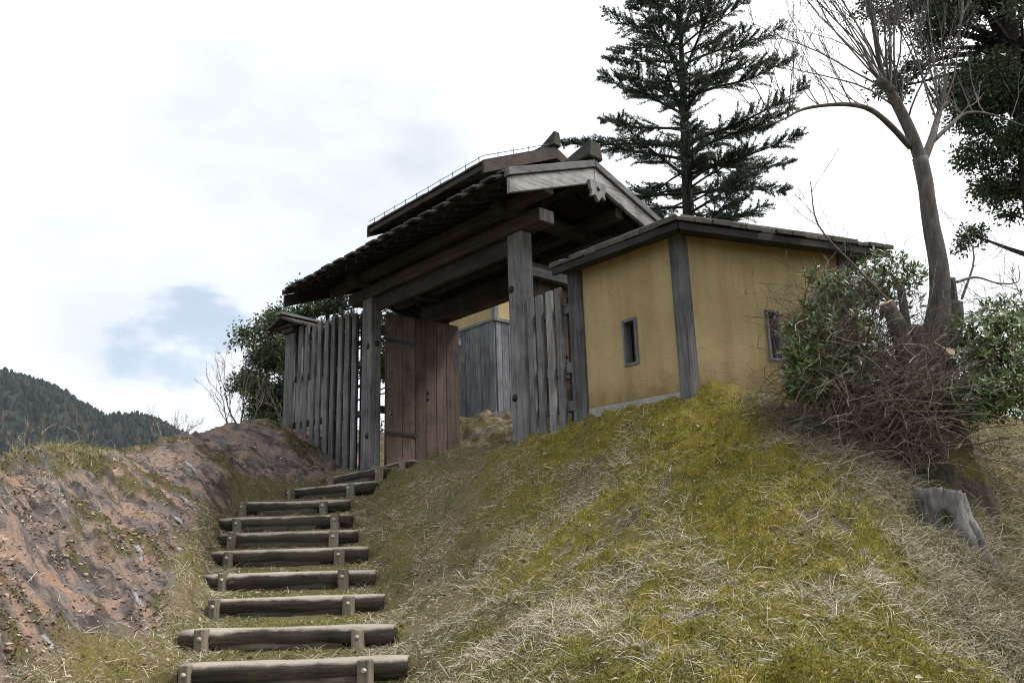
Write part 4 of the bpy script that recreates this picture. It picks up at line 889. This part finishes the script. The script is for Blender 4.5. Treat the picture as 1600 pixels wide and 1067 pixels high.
# ------------------------------------------------------------------ fir tree behind the wall
def fir():
    x0, y0 = 5.15, 23.0; zb = 1.6; o = empty('fir_tree', (x0, y0, zb)); tag(o, 'tall dark fir tree with layered branches behind the gate and the yellow wall', 'tree')
    H = 17.6; mb = MB(); lean = lambda z: np.array([.042 * z, 0, z])
    zz = np.linspace(0, H - .4, 14); mb.tube([lean(z) for z in zz], [.30 * (1 - z / H) ** .85 + .03 for z in zz], 9)
    bz_ = [0, 4, 7.5, 9.5, 11.5, 13.3, 15, 16.3, H]; bl = [3.2, 3.2, 3.0, 3.05, 3.7, 3.9, 3.1, 2.5, 1.7]
    NP, ND = [], []; z = 3.0; ga = 0.0
    while z < H - .3:
        ga += 2.399 + rng.normal() * .35; L = np.interp(z, bz_, bl) * rng.uniform(.62, 1.08); el = np.interp(z, [3, 9, 12, 15, 17.4], [.10, .18, .22, .48, .95]) + rng.normal() * .10
        dv = np.array([math.cos(ga) * math.cos(el), math.sin(ga) * math.cos(el), math.sin(el)]); p = lean(z); pts = [p]; n = 9
        for k in range(n):
            dv = dv + np.array([0, 0, .045 if k > 4 else -.02]) + rng.normal(size=3) * .05; dv /= np.linalg.norm(dv); pts.append(pts[-1] + dv * L / n)
        mb.tube(pts, np.linspace(.045 * (L / 3) + .008, .006, n + 1), 4, False)
        hor = np.cross(dv, (0, 0, 1)); hor /= np.linalg.norm(hor)
        nb = int(L * 15)
        for k in range(nb):
            t = rng.uniform(.18, 1.0) ** .8; i = min(int(t * n), n - 1); q = pts[i] + (pts[i + 1] - pts[i]) * (t * n - i); td = pts[i + 1] - pts[i]; td /= np.linalg.norm(td)
            s = rng.choice([-1, 1]); l2 = (.25 + .75 * (1 - t) ** .7 * min(L, 2.6) * .42) * rng.uniform(.6, 1.1)
            d2_ = td * rng.uniform(.5, .9) + hor * s * rng.uniform(.5, 1.0) + np.array([0, 0, rng.normal() * .16 + .05]); d2_ /= np.linalg.norm(d2_)
            mb.tube([q, q + d2_ * l2], [.006, .003], 3, False)
            m_ = int(l2 * 190) + 16; tt = rng.uniform(0, 1.05, m_)[:, None]; NP.append(q + d2_ * l2 * tt)
            ND.append(d2_ * .75 + rvec(m_) * .75 + np.array([0, 0, .15]))
        z += rng.uniform(.10, .19) * (.75 if z < 11 else 1)
    for k in range(4):       # several leaders at the top
        q = lean(H - 1.8); dv = np.array([rng.uniform(-.5, .5), rng.uniform(-.4, .4), 1]); dv /= np.linalg.norm(dv); e = q + dv * 2.0
        mb.tube([q, e], [.04, .008], 4, False)
        for j in range(22):
            t = rng.uniform(.3, 1); d2_ = rvec(1)[0] + np.array([0, 0, .6]); d2_ /= np.linalg.norm(d2_); qq = q + (e - q) * t; m_ = 20
            tt = rng.uniform(0, 1, m_)[:, None]; NP.append(qq + d2_ * .4 * tt); ND.append(d2_ * .8 + rvec(m_) * .7)
    mb.build('trunk', M['bark_far'], o)
    NP = np.concatenate(NP); ND = np.concatenate(ND); ln = rng.uniform(.065, .12, len(NP))
    link('crown', leaves_mesh('crown', NP, ND, ln, ln * .17, rvec(len(NP)), .1), M['needle'], o)
    return len(NP)
fir()

def clump_tree(name, label, base, trunk_pts, trunk_r, clumps, mat, leaf, per, barkm='bark_far', group=None):
    o = empty(name, base); tag(o, label, 'tree', group); b = np.array(base); mb = MB()
    tp = catmull([np.array(p) - b for p in trunk_pts], 4); mb.tube(tp, np.linspace(trunk_r, trunk_r * .25, len(tp)), 8, True, .08)
    P = []; D = []
    for (c, r) in clumps:
        c = np.array(c) - b; r = np.array(r)
        i = int(np.argmin([np.linalg.norm(q - c + np.array([0, 0, .35 * np.hypot(*(q - c)[:2])])) for q in tp])); s = tp[i]; m = (s + c) / 2 + rng.normal(size=3) * .12
        cc = catmull([s, m, c], 4); mb.tube(cc, np.linspace(trunk_r * .22, .012, len(cc)), 4, False)
        for k in range(5): e = c + rvec(1)[0] * r * .8; mb.tube([c, (c + e) / 2 + rng.normal(size=3) * .04, e], [.012, .009, .004], 3, False)
        n = int(per * (r[0] * r[1] * r[2]) ** .67 / .25)
        # leaves gathered on sub-sprigs, so that the clump has gaps and an uneven outline
        ns = max(6, n // 26); q = rvec(ns) * (rng.random((ns, 1)) ** .45); sc_ = c + q * r * (1 + .12 * rng.normal(size=(ns, 1)))
        j = rng.integers(0, ns, n); P.append(sc_[j] + rng.normal(size=(n, 3)) * leaf * 1.0); D.append(q[j] * .8 + rvec(n) * .8 + np.array([0, 0, -.1]))
    mb.build('trunk', M[barkm], o)
    P = np.concatenate(P); D = np.concatenate(D); ln = leaf * rng.uniform(.7, 1.25, len(P))
    link('crown', leaves_mesh('crown', P, D, ln, ln * .5, rvec(len(P)) + np.array([0, 0, .6]), .15), mat, o)
# big dark evergreen, upper right
cl_ = []
for k in range(140):
    z = rng.uniform(6.6, 12.8); xl = np.interp(z, [6.6, 7.4, 8.3, 9.2, 9.8, 10.5, 12.8], [9.3, 8.95, 8.55, 8.35, 8.2, 7.7, 7.5])
    x_ = rng.uniform(xl, 12.0) if k % 3 else xl + abs(rng.normal()) * .4
    cl_.append(((x_, 13 + rng.normal() * 1.0, z + rng.normal() * .1), (rng.uniform(.25, .46), rng.uniform(.25, .46), rng.uniform(.16, .30))))
clump_tree('evergreen_tree', 'tall dark evergreen tree with drooping leaf clumps beside the leafless pollard', (9.2, 13.2, hz1(6.9, 13)), [(9.1, 13.2, 1.2), (9.15, 13.1, 5), (9.3, 13, 9), (9.4, 13, 13)], .34, cl_, M['leaf_dark'], .085, 1500)
# broadleaf behind the left fence
cl_ = []
for k in range(90):
    z = rng.uniform(3.4, 7.9); xl = np.interp(z, [4.1, 4.8, 5.6, 6.3, 7.0, 7.5, 7.9], [-5.9, -6.4, -6.4, -6.2, -5.8, -5.4, -4.9])
    x_ = rng.uniform(xl, -1.2) if k % 3 else xl + abs(rng.normal()) * .35
    cl_.append(((x_, 19 + rng.normal() * .8, z), (rng.uniform(.25, .45), rng.uniform(.25, .45), rng.uniform(.2, .34))))
clump_tree('evergreen_tree', 'rounded mid green evergreen tree behind the tall slat fence', (-4.6, 19, 2.2), [(-4.6, 19, 1.5), (-4.65, 19, 4), (-4.6, 19, 6), (-4.5, 19, 7.5)], .14, cl_, M['leaf_mid'], .085, 1900)
# low greenery right of the shrub, behind the slope
cl_ = [((rng.uniform(7.6, 9.6), rng.uniform(11.0, 13.), rng.uniform(2.6, 4.6)), (.35, .35, .3)) for k in range(30)]
clump_tree('background_bush', 'green bush growing behind the slope right of the evergreen shrub', (8.4, 12, 1.5), [(8.4, 12, 1.4), (8.4, 12, 2.6), (8.5, 12, 4.)], .06, cl_, M['leaf_mid'], .07, 1000)
bpy.data.objects['background_bush']['category'] = 'bush'

# ------------------------------------------------------------------ small bare trees along the bank ridge
def small_bare(name, label, x, y, h, n, spread, group='small bare trees along the bank ridge', dz=0.0, lean=0):
    z = hz1(x, y) + dz; o = empty(name, (x, y, z)); tag(o, label, 'tree', group); tk = MB(); mb = MB()
    for k in range(n):
        a = rng.uniform(0, 6.28); dv = np.array([math.cos(a) * spread + lean, math.sin(a) * spread, 1.0])
        grow(mb, (rng.normal() * .08, rng.normal() * .08, -.1), dv, h * rng.uniform(.75, 1.1), .012 + h * .009, 0, .2, (5, 4, 3, 3, 3), (6, 5, 3), .14, None, .55, .8)
    tk.tube([(0, 0, -.2), (0, 0, .12)], [.05, .03], 6).build('root_crown', M['bark_brown'], o); mb.build('branches', M['twig'], o)
small_bare('bare_sapling', 'clump of crooked bare stems behind the bank beside the slat fence', -4.85, 14.0, 1.25, 4, .45)
small_bare('bare_sapling', 'single thin bare sapling against the green tree by the wall end', -4.1, 14.6, 1.1, 2, .35)
small_bare('bare_sapling', 'low sprawling bare bush at the end of the mountain silhouette', -5.3, 12.4, .75, 4, 1.1)
small_bare('bare_sapling', 'slender bare sapling in front of the wooded mountain', -5.3, 8.2, .72, 2, .3, dz=-.1)
small_bare('bare_sapling', 'tiny bare shrub low on the grassy edge of the bank', -5.05, 8.6, .55, 3, .8)

# ------------------------------------------------------------------ rock slabs on the clay bank
def rock(x, y, L, w, h, yaw, label, tilt=.0):
    yaw = yaw - 2.0; z = hz1(x, y); o = MB(); n = 15; vs = []
    dzx = (hz1(x + .1, y) - hz1(x - .1, y)) / .2; dzy = (hz1(x, y + .1) - hz1(x, y - .1)) / .2
    nr = np.array([-dzx, -dzy, 1.]); nr /= np.linalg.norm(nr); a = np.array([math.cos(yaw), math.sin(yaw), 0]); a -= nr * (a @ nr); a /= np.linalg.norm(a); b = np.cross(nr, a)
    rs = [random.uniform(.55, 1.15) for _ in range(n)]
    for hh, k_ in ((-.6, 1.0), (.35, .95), (1.0, .6)):
        for k in range(n):
            t = 2 * math.pi * k / n; r_ = rs[k] * k_
            vs.append(a * math.cos(t) * L / 2 * r_ + b * math.sin(t) * w / 2 * r_ + nr * (h * .55 * hh * random.uniform(.75, 1.2)))
    fs = [(l * n + k, l * n + (k + 1) % n, (l + 1) * n + (k + 1) % n, (l + 1) * n + k) for l in range(2) for k in range(n)] + [tuple(2 * n + k for k in range(n))]
    ob = o.add(vs, fs).build('rock_slab', M['rock'], None); ob.location = (x, y, z); tag(ob, label, 'rock', 'pale rocks in the clay bank')
M['rock'] = simple('pale_rock', (.10, .096, .10), .85, 0, 9, (.33, .33, .345))
def bank_x(y, off): return float(np.interp(y, TOE[:, 1], TOE[:, 0])) - off
for (y, off, L, w, h, yaw, lb) in ((6.35, .12, .22, .09, .03, 1.2, 'pale split rock at the foot of the bank beside green moss cushions'), (6.75, .16, .30, .06, .03, 1.5, 'grey slab lying against the bank toe just above the split rock'),
        (5.35, .30, .26, .06, .02, 1.9, 'thin pale sliver of rock low on the bare orange clay'), (8.3, .22, .24, .05, .02, 1.6, 'small pale slab halfway up the bank toe'),
        (8.9, .28, .42, .06, .025, 1.6, 'long grey slab near the upper steps on the bank'), (9.8, .50, .5, .07, .03, 1.5, 'upper pale rock streak below the bank ridge'), (7.2, .30, .3, .10, .03, 1.2, 'broad grey rock face set in the clay above the toe'),
        (7.75, .06, .12, .07, .03, .7, 'small whitish stone by the path edge')):
    rock(bank_x(y, off), y, L, w, h, yaw, lb)

# ------------------------------------------------------------------ ground cover (nobody could count it)
def in_gate(x, y):
    dx = x - L0[0]; dy = y - L0[1]; u = dx * E_[0] + dy * E_[1]; v = dx * N_[0] + dy * N_[1]; return u, v
def sample(n, wfun, y0=3.3, y1=13.5):
    X = []; Y = []; tot = 0
    while tot < n:
        m = int(n * 1.6) + 1000
        y = y0 * (y1 / y0) ** rng.random(m); half = y * .72 + 1.0; x = rng.uniform(-1, 1, m) * half
        u, v = in_gate(x, y); w = wfun(x, y) * (np.abs(x) < 6.3)
        w = w * ~((v > .12) & (u > -2.5) & (u < 6.5)) * ~((v > -.1) & (u > 4.5) & (u < 6.1))
        k = rng.random(m) < w; X.append(x[k]); Y.append(y[k]); tot += k.sum()
    return np.concatenate(X)[:n], np.concatenate(Y)[:n]
def blades(name, x, y, Ln, Wd, lean, mat, label, cat, downhill=.5, droop=.5):
    n = len(x); z = hz(x, y); e = .06; gxv = (hz(x + e, y) - hz(x - e, y)) / (2 * e); gyv = (hz(x, y + e) - hz(x, y - e)) / (2 * e)
    nr = np.stack([-gxv, -gyv, np.ones(n)], 1); nr /= np.linalg.norm(nr, axis=1, keepdims=True)
    dh = np.stack([-gxv, -gyv, -(gxv ** 2 + gyv ** 2)], 1); dh /= (np.linalg.norm(dh, axis=1, keepdims=True) + .05)
    rv = rvec(n); tang = rv - nr * (rv * nr).sum(1, keepdims=True); tang = tang / (np.linalg.norm(tang, axis=1, keepdims=True) + 1e-6) + dh * downhill
    tang /= (np.linalg.norm(tang, axis=1, keepdims=True) + 1e-6)
    up = nr * .6 + np.array([0, 0, .4]); la = np.clip(rng.normal(lean[0], lean[1], n), 0, 1.52)[:, None]
    d = up * np.cos(la) + tang * np.sin(la); d /= np.linalg.norm(d, axis=1, keepdims=True)
    sd = np.cross(d, rvec(n)); sd /= (np.linalg.norm(sd, axis=1, keepdims=True) + 1e-6)
    Ln = np.broadcast_to(Ln, (n,))[:, None]; Wd = np.broadcast_to(Wd, (n,))[:, None]
    P = np.stack([x, y, z - .004], 1); mid = P + d * Ln * .55; tip = mid + (d * (1 - droop * .4) + tang * droop * .5 + nr * -droop * .35) * Ln * .45
    V = np.stack([P - sd * Wd / 2, P + sd * Wd / 2, mid + sd * Wd * .4, mid - sd * Wd * .4, tip], 1).reshape(-1, 3)
    o = np.arange(n)[:, None] * 5; Fc = np.concatenate([o + np.array([0, 1, 2]), o + np.array([0, 2, 3]), o + np.array([3, 2, 4])], 1).reshape(-1, 3)
    ob = link(name, arr_mesh(name, V, Fc), M[mat] if isinstance(mat, str) else mat); tag(ob, label, cat, kind='stuff'); return ob
def w_straw(x, y):
    c, m, b_ = masks(x, y); d, _ = path_info(x, y); pk = 1 - sstep(d, .4, .75)
    cl2 = sstep(fbm(x, y, 2.6, 4, 23., .6), .42, .60) * .85 + .15
    return np.clip((1 - c) * (1 - .58 * m) * (1 - .85 * pk) * cl2, 0, 1) + .05 * c
x, y = sample(200000, w_straw); far = .8 + .05 * y
blades('dry_grass', x, y, (.018 + .075 * rng.random(len(x)) ** 1.6) * (1 + 1.4 * (rng.random(len(x)) < .10)), rng.uniform(.0014, .0032, len(x)) * far, (1.2, .25), 'straw', 'short dead grass lying on the mound and the path edges', 'grass', .55)
def w_clump(x, y):
    c, m, b_ = masks(x, y); d, _ = path_info(x, y)
    return (1 - c) * (1 - .55 * m) * sstep(fbm(x, y, 1.7, 3, 71.), .58, .68) * sstep(d, .8, 1.2) * sstep(x, -.6, .4)
x, y = sample(32000, w_clump)
blades('dry_grass_tufts', x, y, (.04 + .18 * rng.random(len(x)) ** 1.4), rng.uniform(.0016, .0036, len(x)), (1.05, .35), 'straw', 'longer bleached grass tufts combed down the mound', 'grass', .9, .7)
def w_gully(x, y):
    lim = 2.0 + (8 - y) * .13; return sstep(x - lim, -.15, .3) * (1 - sstep(x - lim, 1.1, 2.2) * .65) * (y > 4) * (y < 8.4) * (.3 + .7 * sstep(fbm(x, y, 1.9, 3, 9.), .4, .6))
x, y = sample(24000, w_gully)
blades('long_dry_grass', x, y, rng.uniform(.10, .30, len(x)), rng.uniform(.0028, .005, len(x)), (.95, .3), island_mat('faded_grass', [(0, (.13, .115, .07)), (.5, (.24, .215, .14)), (.8, (.36, .33, .24)), (1, (.15, .165, .075))], .8), 'long faded grass between the mossy mound and the shrub', 'grass', .9, .8)
def w_green(x, y):
    c, m, b_ = masks(x, y); d, _ = path_info(x, y); nearp = (1 - sstep(d, .7, 2.4)) * .7 + .3
    return (1 - c) * sstep(fbm(x, y, 1.7, 3, 3.), .46, .64) * nearp * (1 - .3 * (d < .5))
x, y = sample(70000, w_green)
blades('green_grass', x, y, rng.uniform(.015, .05, len(x)), rng.uniform(.0022, .004, len(x)) * (.8 + .04 * y), (.75, .35), 'green_grass', 'short green grass growing along the stairs', 'grass', .3)
x, y = sample(190000, lambda x, y: masks(x, y)[1] * .95)
blades('moss', x, y, rng.uniform(.012, .034, len(x)), rng.uniform(.003, .006, len(x)) * (.8 + .04 * y), (.55, .35), 'moss', 'yellow green moss cushions on the mound', 'moss', .2, .3)
x, y = sample(26000, lambda x, y: masks(x, y)[2] * sstep(fbm(x, y, 3., 3, 2.), .35, .55))
blades('bank_moss', x, y, rng.uniform(.010, .024, len(x)), rng.uniform(.003, .006, len(x)), (.6, .35), island_mat('bank_moss', [(0, (.035, .033, .012)), (.5, (.075, .072, .018)), (1, (.13, .13, .03))], .9, .05), 'dark moss patches on the clay bank', 'moss', .2, .3)
def w_ridge(x, y):
    return sstep(-x - 3.7 - (y - 5) * .12, 0, .4) * (y < 9.2) * (y > 5.5) * (1 - sstep(-x, 5.6, 6.3)) * sstep(fbm(x, y, 1.6, 3, 40.), .35, .6)
x, y = sample(6000, w_ridge, 5.4, 9.4)
blades('ridge_grass', x, y, rng.uniform(.05, .17, len(x)), rng.uniform(.003, .005, len(x)), (.55, .35), island_mat('ridge_grass', [(0, (.10, .12, .035)), (.5, (.26, .24, .10)), (1, (.38, .34, .2))], .8), 'pale green grass on the top edge of the clay bank', 'grass', .2, .6)
# leaf litter and stones on the bank and its toe
def w_lit(x, y):
    c, m, b_ = masks(x, y); d, _ = path_info(x, y); return np.clip(c * .9 * (.08 + .92 * sstep(fbm(x, y, 2.4, 4, 15., .6), .47, .60)) + (1 - c) * .12, 0, 1)
x, y = sample(15000, w_lit); z = hz(x, y); D = rvec(len(x)); D[:, 2] *= .35
o = link('leaf_litter', leaves_mesh('leaf_litter', np.stack([x, y, z + .006], 1), D, rng.uniform(.018, .06, len(x)), rng.uniform(.010, .024, len(x))), M['litter']); tag(o, 'fallen brown leaves scattered on the bank and path', 'leaves', kind='stuff')
x, y = sample(3200, lambda x, y: masks(x, y)[0] * sstep(fbm(x, y, 2.3, 4, 51.), .48, .62)); z = hz(x, y); n = len(x)
ico = bmesh.new(); bmesh.ops.create_icosphere(ico, subdivisions=1, radius=1.0); iv = np.array([v.co[:] for v in ico.verts]); ico.verts.index_update(); ifc = np.array([[v.index for v in f.verts] for f in ico.faces]); ico.free()
s_ = (rng.random(n) ** 3 * .02 + .004)[:, None] * rng.uniform(.6, 1.3, (n, 3)) * np.array([1.2, 1.2, .6])
V = (iv[None] * rng.uniform(.75, 1.2, (n, len(iv), 1)) * s_[:, None] + np.stack([x, y, z], 1)[:, None]).reshape(-1, 3)
o = link('gravel', arr_mesh('gravel', V, (np.arange(n)[:, None, None] * len(iv) + ifc[None]).reshape(-1, 3)), M['stone']); tag(o, 'loose stones and clods on the eroded clay bank', 'stones', kind='stuff')

# ------------------------------------------------------------------ air: thin haze round the whole place
hb = MB().box((-2400, -2400, -60), (2400, 2400, 460)).build('haze', None); tag(hb, 'thin pale haze in the air', 'haze', kind='stuff')
hm = bpy.data.materials.new('haze'); hm.use_nodes = True; ht = hm.node_tree; ht.nodes.clear()
pv = nd(ht, 'ShaderNodeVolumePrincipled'); pv.inputs['Color'].default_value = (.80, .88, 1.0, 1); pv.inputs['Density'].default_value = .00005; pv.inputs['Anisotropy'].default_value = .2
ho = nd(ht, 'ShaderNodeOutputMaterial'); ht.links.new(pv.outputs[0], ho.inputs['Volume']); hb.data.materials.append(hm)
